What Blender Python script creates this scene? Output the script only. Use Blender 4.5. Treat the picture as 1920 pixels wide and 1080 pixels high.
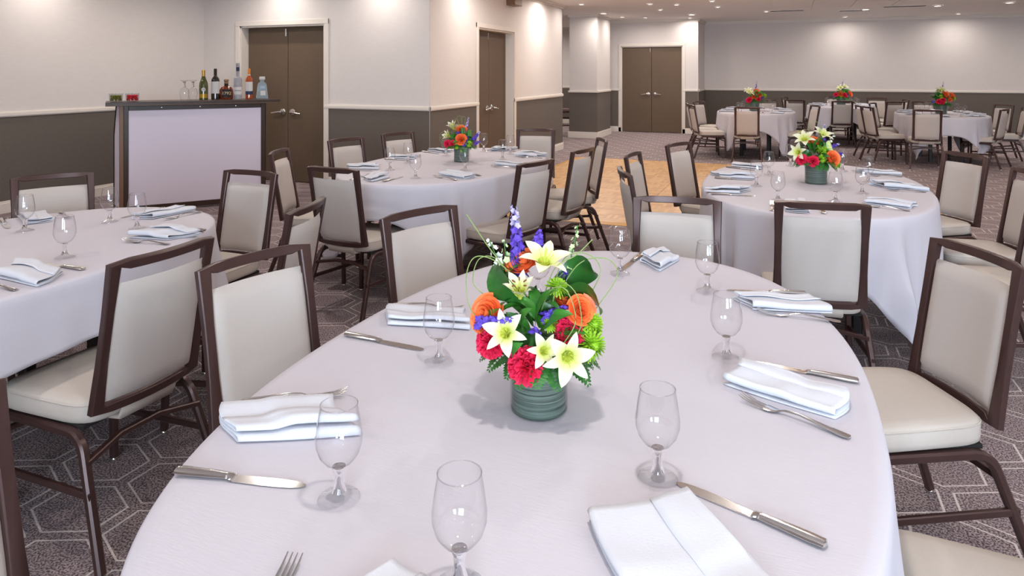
import bpy, math, random
from mathutils import Vector, Matrix, Quaternion
R = math.radians
scene = bpy.context.scene
col = scene.collection
for o in list(bpy.data.objects):
    bpy.data.objects.remove(o)

# ------------------------------------------------------------------ camera
# 24 mm shift lens, level, turned 22 degrees to the left of the room's long axis (+Y)
YAW = R(22)
cam_d = bpy.data.cameras.new('camera')
cam = bpy.data.objects.new('camera', cam_d)
col.objects.link(cam)
cam.location = (0, 0, 1.47)
cam.rotation_euler = (R(90), 0, YAW)
cam_d.sensor_width = 36
cam_d.lens = 24
cam_d.shift_y = -406 / 1920
cam_d.clip_start = 0.05
scene.camera = cam

# ------------------------------------------------------------------ world and exposure
w = bpy.data.worlds.new('daylight')
scene.world = w
w.use_nodes = True
w.node_tree.nodes['Background'].inputs[0].default_value = (0.62, 0.78, 1.0, 1)
w.node_tree.nodes['Background'].inputs[1].default_value = 1.2
vs = scene.view_settings
vs.view_transform = 'Standard'
vs.look = 'None'
vs.gamma = 1
vs.use_curve_mapping = False
vs.exposure = 0.12
try:
    scene.cycles.caustics_reflective = False
    scene.cycles.caustics_refractive = False
    scene.cycles.max_bounces = 8
    scene.cycles.diffuse_bounces = 4
    scene.cycles.transparent_max_bounces = 20
    scene.cycles.sample_clamp_indirect = 4
except Exception:
    pass
CEIL = 2.72
DOWN_W = 13          # downlight watts
WASH_W = 7           # wall washer watts
DAY_W = 340          # daylight at each window

def area_light(name, loc, rot, size, size_y, power, color, parent=None, shape='RECTANGLE', spread=180):
    l = bpy.data.lights.new(name, 'AREA')
    l.shape = shape
    l.size = size
    if shape in ('RECTANGLE', 'ELLIPSE'):
        l.size_y = size_y
    l.energy = power
    l.color = color
    l.spread = R(spread)
    o = bpy.data.objects.new(name, l)
    o.location = loc
    o.rotation_euler = rot
    o.parent = parent
    col.objects.link(o)
    return o

# daylight that enters by the two windows in the wall behind the camera
for wx in (0.2, 3.4):
    area_light('window_daylight', (wx + 1.0, -3.72, 1.6), (R(90), 0, 0), 1.9, 1.5, DAY_W, (0.70, 0.84, 1.0))

# ------------------------------------------------------------------ materials
def srgb(r, g, b):
    f = lambda c: (c / 255 / 12.92) if c / 255 <= 0.04045 else ((c / 255 + 0.055) / 1.055) ** 2.4
    return (f(r), f(g), f(b), 1)

def mat(name, color, rough=0.6, metal=0.0, spec=0.5, noise=0.0, nscale=30, bump=0.0, bscale=200, stretch=None, sheen=0, coat=0, emit=None, alpha=1, trans=0, ior=1.45):
    m = bpy.data.materials.new(name)
    m.use_nodes = True
    nt = m.node_tree
    b = nt.nodes['Principled BSDF']
    b.inputs['Base Color'].default_value = color
    b.inputs['Roughness'].default_value = rough
    b.inputs['Metallic'].default_value = metal
    b.inputs['Specular IOR Level'].default_value = spec
    b.inputs['Sheen Weight'].default_value = sheen
    b.inputs['Coat Weight'].default_value = coat
    b.inputs['Alpha'].default_value = alpha
    b.inputs['Transmission Weight'].default_value = trans
    b.inputs['IOR'].default_value = ior
    if emit:
        b.inputs['Emission Color'].default_value = emit[0]
        b.inputs['Emission Strength'].default_value = emit[1]
    if noise or bump:
        tc = nt.nodes.new('ShaderNodeTexCoord')
        mp = nt.nodes.new('ShaderNodeMapping')
        if stretch:
            mp.inputs['Scale'].default_value = stretch
        nt.links.new(tc.outputs['Object'], mp.inputs[0])
    if noise:
        n = nt.nodes.new('ShaderNodeTexNoise')
        n.inputs['Scale'].default_value = nscale
        n.inputs['Detail'].default_value = 4
        nt.links.new(mp.outputs[0], n.inputs['Vector'])
        mx = nt.nodes.new('ShaderNodeMix')
        mx.data_type = 'RGBA'
        c = Vector(color[:3])
        mx.inputs[6].default_value = (*(c * (1 - noise)), 1)
        mx.inputs[7].default_value = (*[min(1, v) for v in c * (1 + noise)], 1)
        nt.links.new(n.outputs[0], mx.inputs[0])
        nt.links.new(mx.outputs[2], b.inputs['Base Color'])
    if bump:
        n2 = nt.nodes.new('ShaderNodeTexNoise')
        n2.inputs['Scale'].default_value = bscale
        n2.inputs['Detail'].default_value = 2
        nt.links.new(mp.outputs[0], n2.inputs['Vector'])
        bp = nt.nodes.new('ShaderNodeBump')
        bp.inputs['Strength'].default_value = bump
        bp.inputs['Distance'].default_value = 0.002
        nt.links.new(n2.outputs[0], bp.inputs['Height'])
        nt.links.new(bp.outputs[0], b.inputs['Normal'])
    return m

M = {}
M['wall'] = mat('wall_vinyl', srgb(219, 211, 207), 0.75, noise=0.05, nscale=14, bump=0.15, bscale=300, stretch=(1, 1, 4))
M['wainscot'] = mat('wainscot_textile', srgb(103, 94, 87), 0.85, noise=0.22, nscale=60, bump=0.3, bscale=260, stretch=(1, 1, 3))
M['trim'] = mat('trim_paint', srgb(226, 217, 208), 0.45)
M['door'] = mat('door_laminate', srgb(100, 82, 66), 0.5, noise=0.12, nscale=9, stretch=(6, 6, 0.4))
M['door_gap'] = mat('door_gap', srgb(24, 20, 18), 0.9)
M['ceiling'] = mat('ceiling_paint', srgb(240, 235, 231), 0.9)
M['tile'] = mat('ceiling_tile', srgb(241, 236, 231), 0.95, noise=0.05, nscale=120)
M['dark'] = mat('dark_slot', srgb(38, 34, 32), 0.8)
M['chrome'] = mat('satin_nickel', srgb(205, 200, 195), 0.22, metal=1)
M['steel'] = mat('polished_steel', srgb(214, 211, 209), 0.17, metal=1)
M['frame'] = mat('bronze_brown_powder_coat', srgb(72, 50, 47), 0.34, metal=0.35, spec=0.6, noise=0.12, nscale=40)
M['fabric'] = mat('beige_woven_vinyl', srgb(190, 180, 174), 0.55, spec=0.4, noise=0.06, nscale=160, bump=0.25, bscale=420, stretch=(1, 1, 3))
M['seatvinyl'] = mat('beige_seat_vinyl', srgb(193, 182, 172), 0.5, spec=0.4, noise=0.04, nscale=120, bump=0.15, bscale=400)
M['underside'] = mat('seat_underside', srgb(30, 27, 26), 0.9)
M['rubber'] = mat('glide_plastic', srgb(70, 66, 64), 0.4)
M['cloth'] = mat('white_table_linen', srgb(200, 195, 203), 0.8, spec=0.2, noise=0.025, nscale=18, bump=0.12, bscale=60, stretch=(1, 6, 6))
M['napkin'] = mat('white_napkin_linen', srgb(210, 211, 219), 0.85, spec=0.2, bump=0.2, bscale=300)
M['tabletop'] = mat('folding_table_top', srgb(120, 95, 72), 0.6)
M['tableleg'] = mat('folding_table_leg', srgb(40, 34, 34), 0.4, metal=0.5)
M['lamp'] = mat('lamp_lens', (1, 1, 1, 1), 0.4, emit=((1.0, 0.93, 0.85, 1), 14))
M['lampring'] = mat('lamp_trim', srgb(228, 222, 216), 0.4)
M['barpanel'] = mat('bar_panel', srgb(228, 219, 234), 0.55)
M['barwood'] = mat('bar_dark_wood', srgb(62, 44, 36), 0.35, noise=0.3, nscale=12, stretch=(1, 8, 8))
M['baredge'] = mat('bar_edge', srgb(122, 92, 70), 0.4)
def petal_material():
    m = mat('lily_petal', srgb(246, 243, 222), 0.5, spec=0.3)
    nt = m.node_tree
    q = NT(nt)
    tc = nt.nodes.new('ShaderNodeTexCoord')
    ln = q.v('LENGTH', tc.outputs['Object'])
    cr = nt.nodes.new('ShaderNodeValToRGB')
    cr.color_ramp.elements[0].position = .012
    cr.color_ramp.elements[0].color = srgb(206, 214, 84)
    cr.color_ramp.elements[1].position = .042
    cr.color_ramp.elements[1].color = srgb(222, 218, 192)
    nt.links.new(ln, cr.inputs[0])
    nt.links.new(cr.outputs[0], nt.nodes['Principled BSDF'].inputs['Base Color'])
    return m
M['lilythroat'] = mat('lily_throat', srgb(206, 214, 92), 0.5)
M['anther'] = mat('lily_anther', srgb(118, 66, 44), 0.7)
M['rose'] = mat('rose_orange', srgb(255, 124, 66), 0.5, noise=0.12, nscale=60)
M['carnation'] = mat('carnation_pink_red', srgb(248, 48, 92), 0.6, noise=0.2, nscale=80)
M['mum'] = mat('mum_green', srgb(158, 202, 48), 0.6, noise=0.15, nscale=80)
M['purple'] = mat('larkspur_purple', srgb(92, 64, 178), 0.6, noise=0.25, nscale=90)
M['lilac'] = mat('larkspur_tip', srgb(182, 174, 214), 0.6)
M['leaf'] = mat('leaf_green', srgb(58, 122, 42), 0.4, spec=0.5, noise=0.25, nscale=40)
M['leafdark'] = mat('broad_leaf_dark', srgb(44, 98, 38), 0.3, spec=0.6, noise=0.25, nscale=30)
M['leafstripe'] = mat('striped_leaf', srgb(196, 208, 140), 0.4, noise=0.45, nscale=90, stretch=(1, 6, 1))
M['fern'] = mat('fern_green', srgb(52, 110, 46), 0.5, noise=0.25, nscale=60)
M['grass'] = mat('bear_grass', srgb(136, 158, 92), 0.5)
M['bud'] = mat('pale_bud', srgb(196, 216, 160), 0.6)
M['whiteflower'] = mat('white_filler', srgb(236, 240, 226), 0.6)
M['olive'] = mat('olives', srgb(126, 118, 34), 0.3)
M['cherry'] = mat('cherries', srgb(214, 26, 38), 0.25)
M['pattern'] = mat('patterned_fabric', srgb(120, 100, 100), 0.8, noise=0.9, nscale=24)
M['pane'] = None

def glass_thin(name, tint=(1, 1, 1, 1), ior=1.5, strength=1.0, slant=.6):
    """thin-walled clear glass: straight-through transmission plus a Fresnel reflection"""
    m = bpy.data.materials.new(name)
    m.use_nodes = True
    nt = m.node_tree
    nt.nodes.clear()
    out = nt.nodes.new('ShaderNodeOutputMaterial')
    mix = nt.nodes.new('ShaderNodeMixShader')
    tr = nt.nodes.new('ShaderNodeBsdfTransparent')
    tr.inputs[0].default_value = tint
    gl = nt.nodes.new('ShaderNodeBsdfGlossy')
    gl.inputs['Roughness'].default_value = 0.02
    gl.inputs['Color'].default_value = (0.95, 0.95, 0.97, 1)
    lw = nt.nodes.new('ShaderNodeLayerWeight')      # Schlick reflectance, the same on both faces of the wall
    lw.inputs['Blend'].default_value = 0.5
    f0 = ((ior - 1) / (ior + 1)) ** 2
    pw = nt.nodes.new('ShaderNodeMath'); pw.operation = 'POWER'; pw.inputs[1].default_value = 5
    ml = nt.nodes.new('ShaderNodeMath'); ml.operation = 'MULTIPLY_ADD'
    ml.inputs[1].default_value = (1 - f0) * strength
    ml.inputs[2].default_value = f0 * strength
    nt.links.new(lw.outputs['Facing'], pw.inputs[0])
    nt.links.new(pw.outputs[0], ml.inputs[0])
    nt.links.new(ml.outputs[0], mix.inputs[0])
    # more glass is crossed at a slant, so the tint deepens there
    p3 = nt.nodes.new('ShaderNodeMath'); p3.operation = 'POWER'; p3.inputs[1].default_value = 4
    cm = nt.nodes.new('ShaderNodeMix'); cm.data_type = 'RGBA'
    cm.inputs[6].default_value = tint
    cm.inputs[7].default_value = (tint[0] * slant, tint[1] * slant, tint[2] * slant, 1)
    nt.links.new(lw.outputs['Facing'], p3.inputs[0]); nt.links.new(p3.outputs[0], cm.inputs[0]); nt.links.new(cm.outputs[2], tr.inputs[0])
    nt.links.new(tr.outputs[0], mix.inputs[1])
    nt.links.new(gl.outputs[0], mix.inputs[2])
    nt.links.new(mix.outputs[0], out.inputs[0])
    return m

def glass_solid(name, color=(1, 1, 1, 1), ior=1.45):
    m = bpy.data.materials.new(name)
    m.use_nodes = True
    nt = m.node_tree
    nt.nodes.clear()
    out = nt.nodes.new('ShaderNodeOutputMaterial')
    g = nt.nodes.new('ShaderNodeBsdfGlass')
    g.inputs['Color'].default_value = color
    g.inputs['Roughness'].default_value = 0.0
    g.inputs['IOR'].default_value = ior
    nt.links.new(g.outputs[0], out.inputs[0])
    return m

M['bowl'] = glass_thin('goblet_bowl_glass', (0.985, 0.985, 0.99, 1), 1.5, 1.4, .42)
M['stem'] = glass_solid('goblet_stem_glass', (0.97, 0.97, 0.98, 1), 1.5)
M['foot'] = glass_thin('goblet_foot_glass', (0.97, 0.97, 0.975, 1), 1.6, 1.0, .7)
M['vaseglass'] = glass_thin('vase_glass', (0.97, 0.97, 0.97, 1), 1.45)
M['pane'] = glass_thin('window_pane_glass', (0.95, 0.97, 0.97, 1), 1.45)
M['vodka'] = glass_thin('clear_bottle_glass', (0.80, 0.84, 0.88, 1), 1.5)

# leaf lining inside the vases: horizontal striped grey-green leaf
def leaf_wrap_material():
    m = bpy.data.materials.new('vase_leaf_lining')
    m.use_nodes = True
    nt = m.node_tree
    b = nt.nodes['Principled BSDF']
    tc = nt.nodes.new('ShaderNodeTexCoord')
    mp = nt.nodes.new('ShaderNodeMapping')
    mp.inputs['Scale'].default_value = (5, 5, 330)
    n = nt.nodes.new('ShaderNodeTexNoise')
    n.inputs['Scale'].default_value = 1.0
    n.inputs['Detail'].default_value = 3
    cr = nt.nodes.new('ShaderNodeValToRGB')
    cr.color_ramp.elements[0].position = 0.33
    cr.color_ramp.elements[0].color = srgb(24, 42, 36)
    cr.color_ramp.elements[1].position = 0.68
    cr.color_ramp.elements[1].color = srgb(112, 130, 120)
    nt.links.new(tc.outputs['Object'], mp.inputs[0])
    nt.links.new(mp.outputs[0], n.inputs['Vector'])
    nt.links.new(n.outputs[0], cr.inputs[0])
    nt.links.new(cr.outputs[0], b.inputs['Base Color'])
    b.inputs['Roughness'].default_value = 0.4
    return m
M['wrap'] = leaf_wrap_material()

class NT:
    """small helper to chain math nodes"""
    def __init__(self, nt):
        self.nt = nt
    def _in(self, sock, v):
        if hasattr(v, 'is_output'):
            self.nt.links.new(v, sock)
        else:
            sock.default_value = v
    def m(self, op, a, b=0.0, c=0.0):
        n = self.nt.nodes.new('ShaderNodeMath')
        n.operation = op
        for i, v in enumerate((a, b, c)):
            self._in(n.inputs[i], v)
        return n.outputs[0]
    def v(self, op, a, b=(0, 0, 0), c=(0, 0, 0)):
        n = self.nt.nodes.new('ShaderNodeVectorMath')
        n.operation = op
        self._in(n.inputs[0], a)
        self._in(n.inputs[1], b)
        if op in ('WRAP', 'MULTIPLY_ADD'):
            self._in(n.inputs[2], c)
        return n.outputs['Value'] if op in ('DOT_PRODUCT', 'LENGTH') else n.outputs[0]
    def xyz(self, v):
        n = self.nt.nodes.new('ShaderNodeSeparateXYZ')
        self.nt.links.new(v, n.inputs[0])
        return n.outputs
    def comb(self, x, y, z=0.0):
        n = self.nt.nodes.new('ShaderNodeCombineXYZ')
        for i, q in enumerate((x, y, z)):
            self._in(n.inputs[i], q)
        return n.outputs[0]
    def mix(self, f, a, b):
        n = self.nt.nodes.new('ShaderNodeMix')
        n.data_type = 'RGBA'
        self._in(n.inputs[0], f)
        self._in(n.inputs[6], a)
        self._in(n.inputs[7], b)
        return n.outputs[2]
    def vmix(self, f, a, b):
        n = self.nt.nodes.new('ShaderNodeMix')
        n.data_type = 'VECTOR'
        self._in(n.inputs[0], f)
        self._in(n.inputs[4], a)
        self._in(n.inputs[5], b)
        return n.outputs[1]
    def noise(self, vec, scale, detail=2):
        n = self.nt.nodes.new('ShaderNodeTexNoise')
        n.inputs['Scale'].default_value = scale
        n.inputs['Detail'].default_value = detail
        self.nt.links.new(vec, n.inputs['Vector'])
        return n.outputs[0]

def carpet_material():
    m = bpy.data.materials.new('hexagon_carpet')
    m.use_nodes = True
    nt = m.node_tree
    b = nt.nodes['Principled BSDF']
    q = NT(nt)
    tc = nt.nodes.new('ShaderNodeTexCoord')
    P = tc.outputs['Object']
    HX = 0.34
    p = q.v('MULTIPLY', P, (1 / HX, 1 / HX * 1.3, 0))
    r = (1.0, 1.7320508, 1.0)
    hmax, hmin = (0.5, 0.8660254, 0.5), (-0.5, -0.8660254, -0.5)
    a = q.v('WRAP', p, hmax, hmin)
    bb = q.v('WRAP', q.v('SUBTRACT', p, (0.5, 0.8660254, 0)), hmax, hmin)
    da, db = q.v('DOT_PRODUCT', a, a), q.v('DOT_PRODUCT', bb, bb)
    f = q.m('LESS_THAN', db, da)
    g = q.vmix(f, a, bb)
    g = q.v('ABSOLUTE', g)
    gx, gy, gz = q.xyz(g)
    hd = q.m('MAXIMUM', gx, q.m('ADD', q.m('MULTIPLY', gx, 0.5), q.m('MULTIPLY', gy, 0.8660254)))
    e = q.m('SUBTRACT', 0.5, hd)
    line = q.m('MULTIPLY', q.m('GREATER_THAN', e, 0.062), q.m('LESS_THAN', e, 0.086))
    n1 = q.noise(P, 150, 2)
    n2 = q.noise(P, 3, 3)
    line = q.m('MULTIPLY', line, q.m('ADD', 0.45, q.m('MULTIPLY', n1, 0.7)))
    speck = nt.nodes.new('ShaderNodeValToRGB')
    speck.color_ramp.elements[0].position = 0.43
    speck.color_ramp.elements[0].color = srgb(74, 63, 68)
    speck.color_ramp.elements[1].position = 0.57
    speck.color_ramp.elements[1].color = srgb(172, 155, 156)
    nt.links.new(n1, speck.inputs[0])
    base = q.mix(q.m('MULTIPLY', n2, 0.35), speck.outputs[0], srgb(136, 120, 120))
    colr = q.mix(line, base, srgb(218, 206, 202))
    nt.links.new(colr, b.inputs['Base Color'])
    b.inputs['Roughness'].default_value = 0.95
    b.inputs['Specular IOR Level'].default_value = 0.1
    bp = nt.nodes.new('ShaderNodeBump')
    bp.inputs['Strength'].default_value = 0.4
    bp.inputs['Distance'].default_value = 0.003
    nt.links.new(n1, bp.inputs['Height'])
    nt.links.new(bp.outputs[0], b.inputs['Normal'])
    return m
M['petal'] = petal_material()
M['carpet'] = carpet_material()

def parquet_material():
    m = bpy.data.materials.new('parquet_panel')
    m.use_nodes = True
    nt = m.node_tree
    b = nt.nodes['Principled BSDF']
    q = NT(nt)
    tc = nt.nodes.new('ShaderNodeTexCoord')
    oi = nt.nodes.new('ShaderNodeObjectInfo')
    P = q.v('SCALE', tc.outputs['Object'])
    P.node.inputs['Scale'].default_value = 1 / 0.1625
    x, y, z = q.xyz(P)
    cx, cy = q.m('FLOOR', x), q.m('FLOOR', y)
    par = q.m('GREATER_THAN', q.m('FLOORED_MODULO', q.m('ADD', cx, cy), 2.0), 0.5)
    fx, fy = q.m('FRACT', x), q.m('FRACT', y)
    along = q.m('ADD', q.m('MULTIPLY', fx, par), q.m('MULTIPLY', fy, q.m('SUBTRACT', 1.0, par)))
    st = q.m('FLOOR', q.m('MULTIPLY', along, 5.0))
    wn = nt.nodes.new('ShaderNodeTexWhiteNoise')
    wn.noise_dimensions = '4D'
    nt.links.new(q.comb(cx, cy, st), wn.inputs['Vector'])
    nt.links.new(oi.outputs['Random'], wn.inputs['W'])
    cr = nt.nodes.new('ShaderNodeValToRGB')
    cr.color_ramp.elements[0].color = srgb(198, 150, 100)
    cr.color_ramp.elements[1].color = srgb(230, 188, 136)
    nt.links.new(wn.outputs['Value'], cr.inputs[0])
    nt.links.new(cr.outputs[0], b.inputs['Base Color'])
    b.inputs['Roughness'].default_value = 0.28
    return m
M['parquet'] = parquet_material()
M['ochre'] = mat('dance_floor_edge', srgb(200, 150, 78), 0.4)

# ------------------------------------------------------------------ mesh helpers
class MB:
    def __init__(self):
        self.v, self.f = [], []
    def add(self, vs, fs):
        o = len(self.v)
        self.v += [tuple(p) for p in vs]
        self.f += [tuple(i + o for i in q) for q in fs]
        return self
    def box(self, x0, x1, y0, y1, z0, z1, mtx=None, bev=0.0):
        if bev > 0:
            b = bev
            ring = lambda s, z: [(x0 + s, y0 + b, z), (x0 + b, y0 + s, z), (x1 - b, y0 + s, z), (x1 - s, y0 + b, z), (x1 - s, y1 - b, z), (x1 - b, y1 - s, z), (x0 + b, y1 - s, z), (x0 + s, y1 - b, z)]
            rs = [ring(b * .6, z0), ring(0, z0 + b * .7), ring(0, z1 - b * .7), ring(b * .6, z1)]
            vs = [Vector(p) for r in rs for p in r]
            fs = [tuple(range(7, -1, -1)), tuple(range(24, 32))]
            for k in range(3):
                for i in range(8):
                    fs.append((k * 8 + i, k * 8 + (i + 1) % 8, (k + 1) * 8 + (i + 1) % 8, (k + 1) * 8 + i))
        else:
            vs = [Vector(p) for p in ((x0, y0, z0), (x1, y0, z0), (x1, y1, z0), (x0, y1, z0), (x0, y0, z1), (x1, y0, z1), (x1, y1, z1), (x0, y1, z1))]
            fs = [(3, 2, 1, 0), (4, 5, 6, 7), (0, 1, 5, 4), (1, 2, 6, 5), (2, 3, 7, 6), (3, 0, 4, 7)]
        if mtx:
            vs = [mtx @ p for p in vs]
        return self.add(vs, fs)
    def lathe(self, prof, n=24, mtx=None, closed=False):
        vs, fs = [], []
        for (r, z) in prof:
            for k in range(n):
                t = 2 * math.pi * k / n
                vs.append(Vector((r * math.cos(t), r * math.sin(t), z)))
        L = len(prof)
        for i in range(L - 1):
            for k in range(n):
                fs.append((i * n + k, i * n + (k + 1) % n, (i + 1) * n + (k + 1) % n, (i + 1) * n + k))
        if closed:
            fs.append(tuple(range(n - 1, -1, -1)))
            fs.append(tuple((L - 1) * n + k for k in range(n)))
        if mtx:
            vs = [mtx @ p for p in vs]
        return self.add(vs, fs)
    def sweep(self, path, sec, closed=False, side=None, caps=True, scale=None):
        """sec: list of (a,b); a along 'side' axis (constant hint crossed with the tangent), b along the other"""
        path = [Vector(p) for p in path]
        n, k = len(path), len(sec)
        vs, fs = [], []
        hint = Vector(side) if side else Vector((0, 0, 1))
        for i, p in enumerate(path):
            if closed:
                t = path[(i + 1) % n] - path[i - 1]
            else:
                t = path[min(i + 1, n - 1)] - path[max(i - 1, 0)]
            t.normalize()
            h = hint - t * hint.dot(t)
            if h.length < 1e-4:
                h = Vector((1, 0, 0)) - t * t.x
            h.normalize()
            c = t.cross(h)
            # widen at corners
            wd = 1.0
            if closed or 0 < i < n - 1:
                d1 = (path[i] - path[i - 1]).normalized()
                d2 = (path[(i + 1) % n] - path[i]).normalized()
                cs = max(0.5, math.sqrt(max(0, (1 + d1.dot(d2)) / 2)))
                wd = 1 / cs
            s = scale[i] if scale else 1
            for (a, b) in sec:
                vs.append(p + h * a * s + c * b * wd * s)
        m = n if closed else n - 1
        for i in range(m):
            j = (i + 1) % n
            for q in range(k):
                fs.append((i * k + q, i * k + (q + 1) % k, j * k + (q + 1) % k, j * k + q))
        if caps and not closed:
            fs.append(tuple(range(k - 1, -1, -1)))
            fs.append(tuple((n - 1) * k + q for q in range(k)))
        return self.add(vs, fs)
    def grid(self, fn, nu, nv, wrap=False):
        vs = [fn(i / nu, j / nv) for j in range(nv + 1) for i in range(nu + (0 if wrap else 1))]
        w_ = nu if wrap else nu + 1
        fs = []
        for j in range(nv):
            for i in range(nu):
                i2 = (i + 1) % w_
                fs.append((j * w_ + i, j * w_ + i2, (j + 1) * w_ + i2, (j + 1) * w_ + i))
        return self.add(vs, fs)
    def mesh(self, name, m, smooth=True, sharp=35):
        me = bpy.data.meshes.new(name)
        me.from_pydata(self.v, [], self.f)
        me.validate()
        if m:
            me.materials.append(m)
        if smooth:
            me.shade_smooth()
            me.set_sharp_from_angle(angle=R(sharp))
        me.update()
        return me
    def build(self, name, m, parent=None, smooth=True, sharp=35, loc=None, rot=None):
        return put(name, self.mesh(name, m, smooth, sharp), parent, loc, rot)

def put(name, me, parent=None, loc=None, rot=None):
    o = bpy.data.objects.new(name, me)
    col.objects.link(o)
    o.parent = parent
    if loc:
        o.location = loc
    if rot:
        o.rotation_euler = rot
    return o

def empty(name, loc=(0, 0, 0), rz=0.0):
    o = bpy.data.objects.new(name, None)
    col.objects.link(o)
    o.location = loc
    o.rotation_euler = (0, 0, rz)
    o.empty_display_size = 0.1
    return o

def tag(o, label=None, cat=None, group=None, kind=None):
    if label: o['label'] = label
    if cat: o['category'] = cat
    if group: o['group'] = group
    if kind: o['kind'] = kind
    return o

KIDS = {}
def copy_tree(o, parent=None):
    c = o.copy()
    col.objects.link(c)
    c.parent = parent
    for ch in o.children:
        copy_tree(ch, c)
    return c

def circ(r, n=8):
    return [(r * math.cos(2 * math.pi * i / n), r * math.sin(2 * math.pi * i / n)) for i in range(n)]
def rrect(w_, h, b):
    w_, h = w_ / 2, h / 2
    return [(-w_ + b, -h), (w_ - b, -h), (w_, -h + b), (w_, h - b), (w_ - b, h), (-w_ + b, h), (-w_, h - b), (-w_, -h + b)]

def lerp(a, b, t): return a + (b - a) * t
def sstep(a, b, x):
    t = max(0, min(1, (x - a) / (b - a)))
    return t * t * (3 - 2 * t)

# ------------------------------------------------------------------ room shell
XL, XW, YD, YF, YFD, XR, YB = -7.53, -3.97, 7.2, 17.8, 16.5, 7.0, -3.5
RAIL, DOORH = 1.03, 2.08
fl = MB().box(-9.4, XR + .2, YB - .2, 18.9, -.1, 0).build('floor', M['carpet'], smooth=False)
tag(fl, 'grey carpet with pale hexagon line pattern', kind='structure')
ce = MB().box(-9.4, XR + .2, YB - .2, 18.9, CEIL, CEIL + .1).build('ceiling', M['ceiling'], smooth=False)
tag(ce, 'off-white ceiling with recessed lights', kind='structure')

def wall(name, A, B, label, openings=(), thick=.14, top=CEIL, dado=True, window=False):
    """wall from A to B; the room lies on its left hand side. openings: (s0, s1, z0, z1)"""
    A, B = Vector((*A, 0)), Vector((*B, 0))
    d = B - A
    L = d.length
    mt = Matrix.Translation(A) @ Matrix.Rotation(math.atan2(d.y, d.x), 4, 'Z')   # local x along, local +y into the room
    def runs(fn, z0, z1):
        # fn(x0, x1, za, zb) over the wall area minus openings
        cuts = sorted(openings)
        x = 0
        for (s0, s1, q0, q1) in cuts:
            if s0 > x: fn(x, s0, z0, z1)
            if q1 < z1: fn(s0, s1, max(z0, q1), z1)
            if q0 > z0: fn(s0, s1, z0, min(q0, z1))
            x = s1
        if x < L: fn(x, L, z0, z1)
    b = MB()
    runs(lambda x0, x1, za, zb: b.box(x0, x1, -thick, 0, za, zb, mt) if zb > za else None, 0, top)
    wl = b.build(name, M['wall'], smooth=False)
    tag(wl, label, kind='structure')
    if dado:
        b = MB()
        runs(lambda x0, x1, za, zb: b.box(x0, x1, 0, .006, za, zb, mt) if zb > za else None, .1, RAIL - .02)
        b.build('wainscot', M['wainscot'], wl, smooth=False)['label'] = 'dark textile lower wall covering'
        def rail(x0, x1, za, zb):
            if zb - za < .03: return
            mb_r.box(x0, x1, 0, .026, RAIL - .024, RAIL + .012, mt, .004)
            mb_r.box(x0, x1, 0, .016, RAIL - .034, RAIL + .022, mt, .003)
        mb_r = MB()
        runs(rail, RAIL - .024, RAIL + .022)
        mb_r.build('chair_rail', M['trim'], wl, smooth=False)['label'] = 'white painted chair rail'
        mb_b = MB()
        def base(x0, x1, za, zb):
            mb_b.box(x0, x1, 0, .02, 0, .105, mt, .003)
            mb_b.box(x0, x1, 0, .012, .1, .128, mt, .003)
        runs(base, 0, .12)
        mb_b.build('baseboard', M['trim'], wl, smooth=False)['label'] = 'white painted baseboard'
    mb_c = MB()
    mb_c.box(0, L, 0, .05, top - .03, top, mt, .004)
    mb_c.box(0, L, 0, .025, top - .07, top - .03, mt, .004)
    mb_c.build('crown_moulding', M['trim'], wl, smooth=False)
    return wl, mt

wall('wall_left', (XL, YD), (XL, YB), 'pale left wall with dark wainscot')
w_d1, mt_d1 = wall('wall_doors', (XW - .003, YD), (XL, YD), 'pale wall with double doors behind the bar', [(5.49 + XW, 6.88 + XW, 0, DOORH)], thick=.3)
w_d2, mt_d2 = wall('wall_side', (XW, 12.38), (XW, YD + .004), 'pale side wall with narrow-looking double doors', [(12.38 - 9.9, 12.38 - 8.57, 0, DOORH)], thick=.3)
w_d3, mt_d3 = wall('wall_far_doors', (-1.953, YFD), (-4.6, YFD), 'pale far wall section with double doors', [(-1.95 + 2.31, -1.95 + 3.78, 0, DOORH)], thick=.25)
wall('wall_return', (-1.95, YF), (-1.95, YFD + .004), 'narrow return beside the far doors')
wall('wall_far', (XR, YF), (-1.95, YF), 'long pale far wall above dark wainscot')
wall('wall_right', (XR, YB), (XR, YF), 'pale right wall outside the picture')
wall('wall_back', (XL, YB), (XR, YB), 'wall with windows behind the camera', [(0.2 - XL, 2.2 - XL, .8, 2.4), (3.4 - XL, 5.4 - XL, .8, 2.4)], thick=.2)
# end of the side wall and the alcove behind it
eb = MB().box(-4.27, XW, 12.36, 12.385, 0, CEIL).build('wall_side_end', M['wall'], smooth=False)
tag(eb, 'end face of the side wall', kind='structure')
MB().box(-4.27, XW + .02, 12.37, 12.405, 0, .128).build('baseboard', M['trim'], eb, smooth=False)
wall('wall_alcove_back', (-4.4, 18.6), (-9.2, 18.6), 'wall deep inside the side alcove')
wall('wall_alcove_left', (-9.2, 18.6), (-9.2, 12.2), 'side wall of the alcove')
wall('wall_alcove_front', (-9.2, 12.3), (-4.27, 12.3), 'near wall of the alcove', dado=False)
wall('wall_alcove_right', (-4.6, YFD), (-4.6, 18.6), 'right wall of the alcove')
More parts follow.
